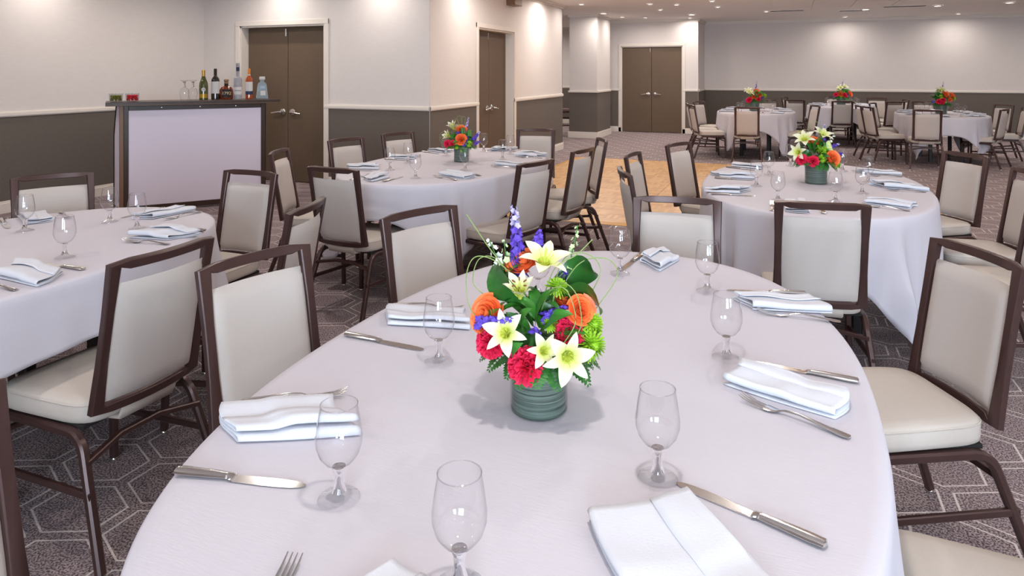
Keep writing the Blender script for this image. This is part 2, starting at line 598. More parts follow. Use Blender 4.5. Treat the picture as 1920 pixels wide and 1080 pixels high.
# pillar
pl = MB().box(-4.5, -3.87, 14.55, 15.72, 0, CEIL).build('pillar', M['wall'], smooth=False)
tag(pl, 'square pillar with dark lower half', kind='structure')
MB().box(-4.506, -3.864, 14.544, 15.726, .1, RAIL - .02).build('wainscot', M['wainscot'], pl, smooth=False)
MB().box(-4.526, -3.844, 14.524, 15.746, RAIL - .024, RAIL + .016, None, .004).build('chair_rail', M['trim'], pl, smooth=False)
MB().box(-4.53, -3.84, 14.52, 15.75, 0, .14, None, .004).build('baseboard', M['trim'], pl, smooth=False)
MB().box(-4.53, -3.84, 14.52, 15.75, CEIL - .05, CEIL, None, .004).build('crown_moulding', M['trim'], pl, smooth=False)

# ------------------------------------------------------------------ doors
def lever_handle(parent, mt, x, sgn, y):
    b = MB()
    t = mt @ Matrix.Translation((x, y, .93)) @ Matrix.Rotation(R(-90), 4, 'X')
    b.lathe([(0, .0), (.046, .0), (.046, .010), (.040, .018), (.016, .022), (.014, .055), (0, .057)], 16, t)
    b.build('rosette', M['chrome'], parent)
    b = MB()
    pth = [mt @ Vector((x, y + .052, .93)), mt @ Vector((x + sgn * .03, y + .056, .93)), mt @ Vector((x + sgn * .10, y + .054, .92)), mt @ Vector((x + sgn * .16, y + .048, .912))]
    b.sweep(pth, circ(.013), scale=[1.2, 1.1, .95, .8])
    b.build('lever', M['chrome'], parent)

def double_door(n, mt, s0, s1, label, recess=.13, depth=.3):
    root = empty('door_%d' % n)
    tag(root, label, kind='structure')
    wd = .065
    b = MB()
    b.box(s0 - wd, s0, -.0, .02, 0, DOORH + wd, mt, .004)
    b.build('door_casing', M['trim'], root, smooth=False)
    MB().box(s1, s1 + wd, 0, .02, 0, DOORH + wd, mt, .004).build('door_casing', M['trim'], root, smooth=False)
    MB().box(s0 - wd, s1 + wd, 0, .022, DOORH, DOORH + wd, mt, .004).build('door_casing', M['trim'], root, smooth=False)
    b = MB()
    b.box(s0, s0 + .02, -depth, 0, 0, DOORH, mt)
    b.box(s1 - .02, s1, -depth, 0, 0, DOORH, mt)
    b.box(s0, s1, -depth, 0, DOORH - .02, DOORH, mt)
    b.build('jamb', M['trim'], root, smooth=False)
    MB().box(s0, s1, -depth, -depth + .02, 0, DOORH, mt).build('backing', M['door_gap'], root, smooth=False)
    mid = (s0 + s1) / 2
    for k, (a, c) in enumerate(((s0 + .023, mid - .004), (mid + .004, s1 - .023))):
        d = MB().box(a, c, -recess - .045, -recess, .008, DOORH - .024, mt, .002).build('door_leaf', M['door'], root, smooth=False)
        x = c - .075 if k == 0 else a + .075
        lever_handle(d, mt, x, -1 if k == 0 else 1, -recess)
        if k == 1:
            MB().box(a + .02, a + .038, -recess, -recess + .008, DOORH - .14, DOORH - .04, mt, .002).build('flush_bolt', M['chrome'], d, smooth=False)
    return root
double_door(1, mt_d1, 5.49 + XW, 6.88 + XW, 'brown flush double doors behind the bar')
double_door(2, mt_d2, 12.38 - 9.9, 12.38 - 8.57, 'brown flush double doors in the angled side wall')
double_door(3, mt_d3, -1.95 + 2.31, -1.95 + 3.78, 'dark double doors in the far wall', recess=.04, depth=.25)

# windows behind the camera
for n, wx in enumerate((0.2, 3.4)):
    root = empty('window_%d' % (n + 1), (wx, YB, 0))
    tag(root, 'four-pane window behind the camera', kind='structure')
    b = MB()
    b.box(0, .06, -.14, .0, .8, 2.4); b.box(1.94, 2, -.14, 0, .8, 2.4); b.box(0, 2, -.14, 0, .8, .86); b.box(0, 2, -.14, 0, 2.34, 2.4)
    b.box(.97, 1.03, -.1, -.04, .86, 2.34); b.box(.06, 1.94, -.1, -.04, 1.57, 1.63)
    b.build('window_frame', M['trim'], root, smooth=False)
    for (x0, x1) in ((.06, .97), (1.03, 1.94)):
        for (z0, z1) in ((.86, 1.57), (1.63, 2.34)):
            MB().box(x0, x1, -.075, -.069, z0, z1).build('pane', M['pane'], root, smooth=False)

# ------------------------------------------------------------------ ceiling tiles, vents and lights
TX0, TY0, TS = -.27, 11.0, .69
for i in range(4):
    for j in range(6):
        MB().box(TX0 + i * TS + .012, TX0 + (i + 1) * TS - .012, TY0 + j * TS + .012, TY0 + (j + 1) * TS - .012, CEIL - .016, CEIL + .002, None, .004).build('ceiling_tile', M['tile'], ce, smooth=False)
for k, (x, y, ln, lab) in enumerate(((-.02, 14.95, .62, 'dark slot air vent at the left end of the ceiling tiles'), (1.25, 15.42, .55, 'dark slot air vent beside the bright far downlight'), (2.05, 14.75, .7, 'dark slot air vent at the right of the ceiling tiles'))):
    v_ = empty('ceiling_vent', (x, y, CEIL - .022))
    tag(v_, lab, 'vent', 'ceiling air vents')
    MB().box(-ln / 2, ln / 2, -.09, .09, .006, .022).build('backing', M['dark'], v_, smooth=False)
    b = MB()
    b.box(-ln / 2 - .02, ln / 2 + .02, -.11, -.09, 0, .022); b.box(-ln / 2 - .02, ln / 2 + .02, .09, .11, 0, .022)
    b.box(-ln / 2 - .02, -ln / 2, -.09, .09, 0, .022); b.box(ln / 2, ln / 2 + .02, -.09, .09, 0, .022)
    b.build('frame', M['lampring'], v_, smooth=False)
    for q in range(4):
        MB().box(-ln / 2, ln / 2, -.066 + q * .04, -.058 + q * .04, 0, .016).build('slat', M['dark'], v_, smooth=False)

ring_me = MB().lathe([(.062, .012), (.062, -.002), (.068, -.008), (.085, -.006), (.092, .0), (.092, .008)], 24).mesh('trim_ring', M['lampring'])
lens_me = MB().lathe([(.0005, .002), (.06, .002), (.063, .008)], 24).mesh('lens', M['lamp'])
def downlight(x, y, label, big=True, power=DOWN_W, warm=(1.0, .93, .86)):
    t = empty('ceiling_light', (x, y, CEIL - .012))
    tag(t, label, 'ceiling light', 'recessed downlights')
    for nm, me in (('trim_ring', ring_me), ('lens', lens_me)):
        o = put(nm, me, t)
        if not big:
            o.scale = (.62, .62, 1)
    area_light('downlight_beam', (0, 0, -.012), (0, 0, 0), .11 if big else .07, 0, power, warm, t, 'DISK', 170)
seen = [(-3.53, 12.16, 0, 'small downlight nearest the end of the side wall'), (-3.64, 14.22, 1, 'bright downlight in front of the pillar'), (-2.35, 12.59, 0, 'small downlight over the floor before the far doors'),
        (-2.38, 13.85, 0, 'small downlight between the pillar and the far tables'), (-3.49, 15.34, 0, 'small downlight beside the pillar before the far doors'), (-3.04, 15.69, 0, 'faint small downlight above the far double doors'),
        (-1.94, 15.27, 1, 'bright downlight above the corner right of the far doors'), (-1.24, 12.47, 0, 'small downlight at the very top edge of the picture'), (-1.25, 13.64, 0, 'small downlight left of the ceiling tiles'),
        (-.41, 15.05, 0, 'small downlight at the corner of the ceiling tiles'), (1.44, 15.27, 1, 'bright downlight at the far edge of the ceiling tiles'), (2.62, 14.95, 1, 'bright downlight right of the ceiling tiles'), (3.7, 14.74, 1, 'bright downlight at the top right of the picture'),
        (-1.91, 12.9, 0, 'small downlight near the top edge over the left far table')]
for (x, y, big, lab) in seen:
    downlight(x, y, lab, bool(big), DOWN_W if big else DOWN_W * .45)
k = 0
for y in (-1.6, .9, 3.4, 5.9, 8.4, 10.7):
    for x in (-6.2, -3.0, -.2, 2.6, 5.2):
        if x < XW - .8 and y > 6.8:
            continue
        k += 1
        downlight(x, y, 'recessed downlight above the picture, %s, %s' % ({-1.6: 'behind the camera', .9: 'over the front table', 3.4: 'between the near and middle tables', 5.9: 'over the middle tables', 8.4: 'over the near dance floor', 10.7: 'over the far dance floor'}[y], {-6.2: 'along the left wall', -3.0: 'left of centre', -.2: 'over the middle', 2.6: 'right of centre', 5.2: 'along the right wall'}[x]), True, DOWN_W)
for (x, y, lab) in ((5.4, 13.6, 'recessed downlight right of the far tables, outside the picture'), (5.4, 16.2, 'recessed downlight in the far right corner, outside the picture'), (-6.2, 16.6, 'recessed downlight inside the alcove')):
    downlight(x, y, lab, True, DOWN_W * (4 if x < -5 else 1))
# wall washers close to the walls
for (x, y, pw, lab) in ((XL + .4, 4.9, 1, 'wall washer above the left wall by the bar'), (-6.1, YD - .4, 1, 'wall washer above the doors behind the bar'), (-4.6, YD - .4, 1, 'wall washer left of the outer wall corner'), (XW + .4, 8.0, 1, 'wall washer above the side wall, near the outer corner'), (XW + .35, 11.0, 1.8, 'wall washer above the side wall, past the side doors'), (-2.1, YFD - .3, 1, 'wall washer right of the far doors'), (1.2, YF - .6, 1.2, 'wall washer above the far wall, behind the rearmost table'), (3.4, YF - .6, 1.2, 'wall washer above the far wall, toward the right')):
    downlight(x, y, lab, False, WASH_W * pw)
bx = MB().box(-.14, .0, -.16, .16, -.09, .09, None, .01).build('wall_box', M['baredge'], None, loc=(XW + .14, 9.75, 2.57))
tag(bx, 'small tan box fixed high on the side wall, cut by the picture edge', 'wall box')
# ------------------------------------------------------------------ dance floor
df = empty('dance_floor', (-3.30, 6.48, 0))
tag(df, 'portable wooden parquet dance floor laid on the carpet', 'dance floor')
PS = .94
pmesh = MB().box(.002, PS - .002, .002, PS - .002, .0, .016, None, .002).mesh('parquet_panel', M['parquet'], False)
for i in range(5):
    for j in range(5):
        put('parquet_panel', pmesh, df, (i * PS, j * PS, 0))
E5 = 5 * PS
for (rz, loc) in ((0, (0, 0, 0)), (R(90), (E5, 0, 0)), (R(180), (E5, E5, 0)), (R(270), (0, E5, 0))):
    b = MB()
    b.add([(-.07, -.075, 0), (E5 + .07, -.075, 0), (E5, 0, 0), (0, 0, 0), (0, 0, .016), (E5, 0, .016), (-.07, -.075, .003), (E5 + .07, -.075, .003)],
          [(3, 2, 1, 0), (6, 7, 5, 4), (0, 1, 7, 6), (1, 2, 5, 7), (3, 0, 6, 4), (2, 3, 4, 5)])
    b.build('edge_ramp', M['ochre'], df, smooth=False, loc=loc, rot=(0, 0, rz))

# ------------------------------------------------------------------ tables and cloths
TA, TB, TZ = 1.08, .648, .76        # oval half length (along Y), half width (along X), height of the cloth surface
TABLES = {
    'front': (-.477, 1.602, 'front table'), 'left': (-2.92, 1.56, 'left table'), 'doors': (-2.43, 4.75, 'table before the side doors'), 'right': (.14, 4.73, 'middle right table'),
    'far_left': (-.53, 13.0, 'far left table'), 'far_mid': (1.03, 15.75, 'rearmost far table'), 'far_right': (2.37, 13.3, 'far right table')}

PE = 2.28                            # the ovals are a little fuller than an ellipse
def oval_pt(b, a, t):
    c, s_ = math.cos(t), math.sin(t)
    return b * math.copysign(abs(c) ** (2 / PE), c), a * math.copysign(abs(s_) ** (2 / PE), s_)
def oval(b, a, n): return [oval_pt(b, a, 2 * math.pi * i / n) for i in range(n)]
def disc_prism(b_, a_, z0, z1, n=48):
    m = MB()
    o = oval(b_, a_, n)
    m.add([(x, y, z0) for x, y in o] + [(x, y, z1) for x, y in o], [tuple(range(n - 1, -1, -1)), tuple(range(n, 2 * n))] + [(i, (i + 1) % n, n + (i + 1) % n, n + i) for i in range(n)])
    return m
top_me = disc_prism(TB - .008, TA - .008, TZ - .03, TZ - .008).mesh('tabletop', M['tabletop'])
apron_me = MB().box(-.32, .32, -.47, -.43, TZ - .08, TZ - .03).box(-.32, .32, .43, .47, TZ - .08, TZ - .03).box(-.02, .02, -.43, .43, TZ - .07, TZ - .03).mesh('apron_rail', M['tableleg'], False)
leg_me = MB().sweep([(0, 0, 0.002), (0, 0, TZ - .03)], rrect(.055, .055, .008), side=(0, 1, 0)).mesh('leg', M['tableleg'], False)
foot_me = MB().box(-.34, .34, -.03, .03, .0, .03, None, .006).mesh('leg_crossbar', M['tableleg'], False)

def cloth_mesh(seed, side=.30, end=.30, turn=0.0):
    rnd = random.Random(seed)
    N = 240
    hx, hy = TB + side, TA + end
    ph = [rnd.uniform(0, 6.28) for _ in range(6)]
    rows = []                # list of functions of column
    b = MB()
    cols = []
    per = []
    # arc-length parameterised oval
    fine = oval(TB, TA, 4000)
    cum = [0]
    for i in range(1, 4001):
        p, q = fine[i - 1], fine[i % 4000]
        cum.append(cum[-1] + math.hypot(q[0] - p[0], q[1] - p[1]))
    tot = cum[-1]
    j = 0
    for i in range(N):
        s = tot * i / N
        while cum[j + 1] < s: j += 1
        per.append((2 * math.pi * j / 4000, s))
    NR = 13
    grid = []
    for (t, s) in per:
        p = Vector(oval_pt(TB, TA, t))
        n = Vector((math.copysign(abs(p.x / TB) ** (PE - 1), p.x) / TB, math.copysign(abs(p.y / TA) ** (PE - 1), p.y) / TA)).normalized()
        ct, st = math.cos(turn), math.sin(turn)
        pr = Vector((p.x * ct + p.y * st, -p.x * st + p.y * ct)); nr = Vector((n.x * ct + n.y * st, -n.x * st + n.y * ct))
        Ls = []
        if abs(nr.x) > 1e-4: Ls.append((math.copysign(hx, nr.x) - pr.x) / nr.x)
        if abs(nr.y) > 1e-4: Ls.append((math.copysign(hy, nr.y) - pr.y) / nr.y)
        L = min(Ls)
        L = min(L, .73 - .05 * math.exp(-((L - .73) / .1) ** 2))
        corner = sstep(.33, .62, L)
        column = []
        # top rings
        for f in (.0, .35, .7, .9, .97):
            column.append(Vector((p.x * f, p.y * f, TZ + .0005 * math.sin(7 * f + ph[0]))))
        column.append(Vector((p.x, p.y, TZ - .002)))
        column.append(Vector((p.x + n.x * .007, p.y + n.y * .007, TZ - .009)))
        for k in range(NR):
            d = L * (k + 1) / NR
            u = d / .3
            side_w = math.sin(s * 2 * math.pi / tot * 11 + ph[1]) * .5 + math.sin(s * 2 * math.pi / tot * 17 + ph[2]) * .35 + math.sin(s * 2 * math.pi / tot * 29 + ph[3]) * .2
            cor_w = math.sin(s * 2 * math.pi / tot * 23 + ph[4]) + .4 * math.sin(s * 2 * math.pi / tot * 41 + ph[5])
            off = .010 + .055 * d * (1 - .5 * corner) + (.020 * side_w * (1 - corner) + .050 * cor_w * corner) * min(1.3, u) ** 1.4
            off = max(.008, off)
            column.append(Vector((p.x + n.x * off, p.y + n.y * off, TZ - .009 - d * .995)))
        grid.append(column)
    K = len(grid[0])
    vs = [q for c in grid for q in c]
    fs = []
    for i in range(N):
        i2 = (i + 1) % N
        for k in range(K - 1):
            if k == 0:
                fs.append((i * K, i * K + 1, i2 * K + 1))
            else:
                fs.append((i * K + k, i * K + k + 1, i2 * K + k + 1, i2 * K + k))
    b.add(vs, fs)
    me = b.mesh('tablecloth', M['cloth'], True, 80)
    import bmesh
    bm = bmesh.new(); bm.from_mesh(me)
    bmesh.ops.remove_doubles(bm, verts=bm.verts, dist=1e-6)
    bm.to_mesh(me); bm.free()
    me.shade_smooth()
    return me

CLOTH_LABEL = {'front': 'white tablecloth on the front table, filling the foreground', 'left': 'white tablecloth on the left table, cut by the left picture edge', 'doors': 'white tablecloth on the table before the side doors',
               'right': 'white tablecloth on the middle right table', 'far_left': 'white tablecloth with hanging corners on the far left table', 'far_mid': 'white tablecloth on the rearmost table by the far wall', 'far_right': 'white tablecloth with hanging corners on the far right table'}
for i, (k_, (tx, ty, nm)) in enumerate(TABLES.items()):
    t = empty('banquet_table', (tx, ty, 0))
    tag(t, 'oval folding banquet table under the cloth of the ' + nm, 'table', 'oval banquet tables')
    put('tabletop', top_me, t); put('apron_rail', apron_me, t)
    for sy in (-.45, .45):
        for sx in (-.22, .22):
            put('leg', leg_me, t, (sx, sy, .0))
    c = put('tablecloth', cloth_mesh(11 + i * 7, (.21, .22, .20, .26, .26, .25, .26)[i], (.22, .24, .22, .27, .27, .25, .27)[i], R((-3, 2, 3, -4, 5, 0, -5)[i])), None, (tx, ty, 0))
    tag(c, CLOTH_LABEL[k_], 'tablecloth', 'white tablecloths')
    s_ = c.modifiers.new('thickness', 'SOLIDIFY'); s_.thickness = .003; s_.offset = -1

# ------------------------------------------------------------------ banquet chair
BW, BH, TAU = .19, .457, R(10)      # back half width, back height along the slope, lean
BZ, BY = .455, -.222
def back_pt(u, v, off=0.0):
    bow = .030 * (1 - (u / BW) ** 2)
    return Vector((u, BY - v * math.sin(TAU) - bow + off * math.cos(TAU), BZ + v * math.cos(TAU) + off * math.sin(TAU)))
def make_chair():
    t = empty('banquet_chair')
    fw, fd = .030, .024
    # closed back frame: rounded rectangle bowed in plan
    path = []
    hw, h0, h1 = BW - fw / 2, -.012, BH - fw / 2
    def seg(u0, v0, u1, v1, n):
        for i in range(n):
            path.append((lerp(u0, u1, i / n), lerp(v0, v1, i / n)))
    seg(-hw, h0, hw, h0, 8); seg(hw, h0, hw, h1, 3); seg(hw, h1, -hw, h1, 8); seg(-hw, h1, -hw, h0, 3)
    pts = [back_pt(u, v) for u, v in path]
    nrm = Vector((0, math.cos(TAU), math.sin(TAU)))
    MB().sweep(pts, rrect(fd, fw, .003), closed=True, side=nrm).build('back_frame', M['frame'], t, sharp=40)
    # pad
    u0, u1, v0, v1 = -BW + fw - .004, BW - fw + .004, .008, BH - fw - .043
    b = MB()
    def padpt(sgn):
        def fn(i, j):
            uu, vv = 2 * i - 1, 2 * j - 1
            f = math.sqrt(max(0, 1 - abs(uu) ** 7)) * math.sqrt(max(0, 1 - abs(vv) ** 9))
            return back_pt(lerp(u0, u1, i), lerp(v0, v1, j), sgn * (.024 if sgn > 0 else .014) * f)
        return fn
    b.grid(padpt(1), 14, 14)
    b.grid(lambda i, j: padpt(-1)(1 - i, j), 14, 14)
    b.build('backrest', M['fabric'], t, sharp=70)
    # upholstered plate joining back and seat
    b = MB()
    b.sweep([Vector((0, BY - .016, BZ - .020)), Vector((0, BY - .014, BZ - .040)), Vector((0, BY + .000, BZ - .066)), Vector((0, BY + .06, BZ - .074))], rrect(.20, .014, .005), side=(1, 0, 0))
    b.build('back_plate', M['seatvinyl'], t, sharp=50)
    # seat pad
    def outline(sc, n=40):
        o = []
        for i in range(n):
            a = 2 * math.pi * i / n
            e = 2 / 5.5
            cx = math.copysign(abs(math.cos(a)) ** e, math.cos(a)); cy = math.copysign(abs(math.sin(a)) ** e, math.sin(a))
            y = .005 + .215 * cy
            wx = lerp(.190, .215, (cy + 1) / 2)
            o.append((wx * cx * sc, .005 + (y - .005) * sc))
        return o
    b = MB()
    rings = [(.96, .392), (.99, .397), (1.0, .412), (1.0, .442), (.985, .454), (.95, .461), (.8, .466), (.5, .469), (.05, .470)]
    n = 40
    vs = [(x, y, z) for sc, z in rings for x, y in outline(sc)]
    fs = [tuple(range(n - 1, -1, -1)), tuple((len(rings) - 1) * n + i for i in range(n))]
    for k in range(len(rings) - 1):
        for i in range(n):
            fs.append((k * n + i, k * n + (i + 1) % n, (k + 1) * n + (i + 1) % n, (k + 1) * n + i))
    b.add(vs, fs)
    b.build('seat', M['seatvinyl'], t, sharp=60)
    MB().sweep([(x, y, .449) for x, y in outline(.994)], circ(.0028, 5), closed=True).build('seat_piping', M['seatvinyl'], t)
    MB().box(-.185, .185, -.18, .20, .380, .394, None, .004).build('seat_base', M['underside'], t, smooth=False)
    # legs: bent tubes at either side
    sec = rrect(.027, .027, .006)
    for s in (-1, 1):
        fr = [(s * .212, .213, .010), (s * .202, .205, .318)]
        for i in range(1, 6):
            a = R(90) * i / 5
            fr.append((s * .200, .205 - .055 * (1 - math.cos(a)), .318 + .055 * math.sin(a)))
        fr.append((s * .199, .10, .374))
        MB().sweep(fr, sec, side=(1, 0, 0)).build('leg', M['frame'], t, sharp=40)
        MB().sweep([(s * .199, .10, .374), (s * .196, -.12, .374)], sec, side=(1, 0, 0)).build('side_rail', M['frame'], t, sharp=40)
        rr = [(s * .196, -.12, .374)]
        c = Vector((s * .196, -.14, .316))
        for i in range(0, 6):
            a = R(90) + R(72) * i / 5
            rr.append((s * (.196 + .004 * i / 5), -.14 + .07 * math.cos(a), .304 + .07 * math.sin(a)))
        rr.append((s * .228, -.320, .010))
        MB().sweep(rr, sec, side=(1, 0, 0)).build('leg', M['frame'], t, sharp=40)
        st = [(s * .208, .208, .20), (s * .214, -.262, .215)]
        MB().sweep(st, rrect(.016, .022, .003), side=(1, 0, 0)).build('stretcher', M['frame'], t, sharp=40)
        for (x, y) in ((s * .212, .213), (s * .228, -.320)):
            MB().lathe([(0, 0), (.014, 0), (.014, .006), (.010, .012), (0, .012)], 12, Matrix.Translation((x, y, 0))).build('foot_glide', M['chrome'], t)
    MB().sweep([(-.204, -.224, .30), (-.07, -.19, .318), (.07, -.19, .318), (.204, -.224, .30)], rrect(.018, .022, .003), side=(0, 0, 1)).build('rear_crossbar', M['frame'], t, sharp=40)
    MB().sweep([(-.204, .206, .30), (.204, .206, .30)], rrect(.016, .020, .003), side=(0, 0, 1)).build('front_crossbar', M['frame'], t, sharp=40)
    return t

CHAIRS = [
    # x, y, facing (degrees), label, group
    (-3.48, 2.39, 331, 'beige banquet chair behind the left table near the left picture edge', 'left table chairs'),
    (-2.84, 2.74, 269, 'beige banquet chair at the far end of the left table, before the bar', 'left table chairs'),
    (-2.16, 1.62, 179, 'large beige banquet chair at the left table, back to camera with seat showing', 'left table chairs'),
    (-2.21, 2.31, 196, 'beige banquet chair seen edge-on between the left table and the front table', 'left table chairs'),
    (-1.04, 0.665, 6, 'beige banquet chair cut off at the lower left corner of the picture', 'front table chairs'),
    (-1.23, 1.59, 346, 'large beige banquet chair pushed against the left side of the front table', 'front table chairs'),
    (-1.11, 2.33, 338, 'beige banquet chair just left of the big flowers, at the front table', 'front table chairs'),
    (-0.43, 2.81, 276, 'beige banquet chair at the far end of the front table, behind the goblets', 'front table chairs'),
    (0.28, 2.42, 207, 'large beige banquet chair at the right side of the front table', 'front table chairs'),
    (0.37, 1.52, 180, 'banquet chair of which only the beige seat shows at the lower right', 'front table chairs'),
    (-3.18, 4.77, 346, 'beige banquet chair left of the table before the side doors, middle of that side', 'side door table chairs'),
    (-3.06, 5.37, 341, 'beige banquet chair farthest on the left side of the table before the side doors', 'side door table chairs'),
    (-2.47, 3.65, 85, 'beige banquet chair, back to camera, near end of the table before the side doors', 'side door table chairs'),
    (-3.11, 4.04, 22, 'narrow-looking beige banquet chair in front of the brown doors beside the bar', 'side door table chairs'),
    (-1.77, 4.15, 164, 'beige banquet chair nearest on the right side of the table before the side doors', 'side door table chairs'),
    (-1.7, 4.9, 172, 'beige banquet chair middle on the right side of the table before the side doors', 'side door table chairs'),
    (-1.72, 5.46, 206, 'beige banquet chair seen edge-on beside the left part of the dance floor', 'side door table chairs'),
    (-2.24, 6.03, 282, 'beige banquet chair at the far end of the table before the side doors', 'side door table chairs'),
    (0.1, 3.55, 97, 'beige banquet chair, full back to camera, near end of the middle right table', 'middle right table chairs'),
    (-0.52, 5.4, 339, 'beige banquet chair far left of the middle right table, on the dance floor side', 'middle right table chairs'),
    (-0.69, 4.67, 357, 'beige banquet chair at the middle of the left side of the middle right table', 'middle right table chairs'),
    (-0.59, 4.01, 22, 'beige banquet chair seen edge-on nearest on the left of the middle right table', 'middle right table chairs'),
    (0.88, 5.39, 212, 'beige banquet chair farthest on the right side of the middle right table', 'middle right table chairs'),
    (0.99, 4.64, 193, 'beige banquet chair by the right picture edge, middle of the middle right table', 'middle right table chairs'),
    (.92, 4.0, 195, 'beige banquet chair cut by the right picture edge behind the large chair', 'middle right table chairs'),
    # far left table
    (-0.62, 11.79, 93, 'beige banquet chair with back to camera at the near end of the far left table', 'far table chairs'),
    (-1.24, 12.08, 21, 'nearest beige banquet chair on the left of the far left table', 'far table chairs'),
    (-1.37, 12.62, 10, 'middle beige banquet chair on the left of the far left table', 'far table chairs'),
    (-1.3, 13.29, 334, 'rearmost beige banquet chair on the left of the far left table', 'far table chairs'),
    (0.14, 12.38, 200, 'beige banquet chair on the right side of the far left table', 'far table chairs'),
    (-0.35, 14.3, 275, 'beige banquet chair behind the flowers at the far end of the far left table', 'far table chairs'),
    # rearmost table
    (0.1, 15.07, 95, 'beige banquet chair nearest on the left of the rearmost far table', 'far table chairs'),
    (0.22, 16.3, 340, 'beige banquet chair rear left of the rearmost far table, top rail only', 'far table chairs'),
    (0.94, 14.87, 97, 'beige banquet chair with back to camera at the rearmost far table', 'far table chairs'),
    (1, 16.9, 272, 'beige banquet chair behind the flowers of the rearmost table by the far wall', 'far table chairs'),
    (1.74, 16.33, 262, 'beige banquet chair rear right of the rearmost table, by the far wall', 'far table chairs'),
    (1.75, 14.97, 118, 'beige banquet chair near right of the rearmost far table', 'far table chairs'),
    (1.93, 15.85, 190, 'beige banquet chair seen edge-on right of the rearmost far table', 'far table chairs'),
    # far right table
    (1.48, 12.55, 21, 'nearest beige banquet chair on the left of the far right table', 'far table chairs'),
    (1.4, 12.95, 8, 'middle beige banquet chair on the left of the far right table', 'far table chairs'),
    (1.7, 13.75, 338, 'rearmost beige banquet chair on the left of the far right table', 'far table chairs'),
    (1.93, 11.99, 88, 'beige banquet chair with back to camera at the near end of the far right table', 'far table chairs'),
    (2.38, 14.6, 270, 'beige banquet chair behind the flowers of the far right table', 'far table chairs'),
    (3.2, 13.91, 215, 'rearmost beige banquet chair on the right of the far right table', 'far table chairs'),
    (2.78, 12.52, 150, 'nearest beige banquet chair on the right of the far right table', 'far table chairs'),
    (3.2, 13.15, 178, 'beige banquet chair right of the far right table at the picture edge', 'far table chairs'),
]
proto = make_chair()
for i, (x, y, fa, lab, grp) in enumerate(CHAIRS):
    c = proto if i == 0 else copy_tree(proto)
    zf = .016 if (-3.27 < x < 1.6 and 6.45 < y < 11.3) else 0
    c.location = (x, y, zf)
    c.rotation_euler = (0, 0, R(fa - 90))
    tag(c, lab, 'chair', grp)
# a patterned chair standing in the alcove, seen through the gap by the pillar
pc = copy_tree(proto)
pc.name = 'patterned_chair'
pc.location = (-5.62, 17.7, 0)
pc.rotation_euler = (0, 0, R(-60))
for ch in pc.children:
    if ch.name.startswith(('backrest', 'seat')):
        ch.data = ch.data.copy(); ch.data.materials.clear(); ch.data.materials.append(M['pattern'])
tag(pc, 'patterned chair glimpsed in the gap between side wall and pillar', 'chair')

# ------------------------------------------------------------------ tableware
# goblet: thin bowl, solid stem and foot
GH = .158
bowl_me = MB().lathe([(.0305, GH), (.0345, GH - .022), (.0385, GH - .050), (.0385, GH - .064), (.034, GH - .080), (.025, GH - .093), (.013, GH - .101), (.0005, GH - .103)], 28).mesh('bowl', M['bowl'])
rim_me = MB().sweep([(.0305 * math.cos(2 * math.pi * i / 32), .0305 * math.sin(2 * math.pi * i / 32), GH) for i in range(32)], circ(.0009, 6), closed=True).mesh('rim', M['stem'])
stem_me = MB().lathe([(.0005, GH - .1035), (.011, GH - .103), (.0115, GH - .107), (.0085, GH - .114), (.0078, GH - .128), (.010, .020), (.0125, .014), (.0005, .0135)], 16).mesh('stem', M['stem'])
foot_g_me = MB().lathe([(.0005, .0132), (.0125, .0130), (.020, .0085), (.031, .0045), (.0345, .0030), (.0348, .0010), (.0340, .0002)], 28).mesh('foot', M['foot'])
def make_goblet(x, y, z, label, group='water goblets', flip=False):
    t = empty('water_goblet', (x, y, z))
    for nm, me in (('bowl', bowl_me), ('rim', rim_me), ('stem', stem_me), ('foot', foot_g_me)):
        put(nm, me, t)
    if flip:
        t.rotation_euler = (R(180), 0, 0)
        t.location.z = z + GH + .001
    tag(t, label, 'goblet', group)
    return t

# knife, pointing along +Y, centre at origin
def blade_mesh():
    b = MB()
    st = [(-.012, .009), (0, .0095), (.04, .0105), (.075, .0105), (.1, .009), (.115, .006), (.122, .0015)]
    vs = []
    for y, w_ in st:
        vs += [(-w_ * .75, y, .0022), (w_ * .9, y, .0014), (w_ * .9, y, .0010), (-w_ * .75, y, .0004)]
    fs = []
    for i in range(len(st) - 1):
        for q in range(4):
            fs.append((i * 4 + q, i * 4 + (q + 1) % 4, (i + 1) * 4 + (q + 1) % 4, (i + 1) * 4 + q))
    fs += [(3, 2, 1, 0), tuple(len(st) * 4 - 4 + q for q in range(4))]
    return b.add(vs, fs).mesh('blade', M['steel'], True, 30)
def loft_z(stations, mname, m):
    """stations: (y, halfwidth, z0, halfthick)"""
    b = MB(); n = 12
    vs = []
    for (y, wd, z, th) in stations:
        for i in range(n):
            a = 2 * math.pi * i / n
            vs.append((wd * math.cos(a), y, z + th * math.sin(a)))
    fs = [tuple(range(n)), tuple(len(vs) - 1 - i for i in range(n))]
    for k in range(len(stations) - 1):
        for i in range(n):
            fs.append((k * n + i, (k + 1) * n + i, (k + 1) * n + (i + 1) % n, k * n + (i + 1) % n))
    return b.add(vs, fs).mesh(mname, m)
blade_me = blade_mesh()
kh_me = loft_z([(-.122, .003, .005, .002), (-.120, .0085, .005, .0045), (-.10, .0095, .005, .005), (-.05, .008, .005, .0045), (-.022, .0065, .0045, .004)], 'handle', M['steel'])
kb_me = loft_z([(-.022, .0075, .0045, .0042), (-.019, .0062, .0042, .0036), (-.016, .0078, .004, .0036), (-.010, .009, .003, .002)], 'bolster', M['steel'])
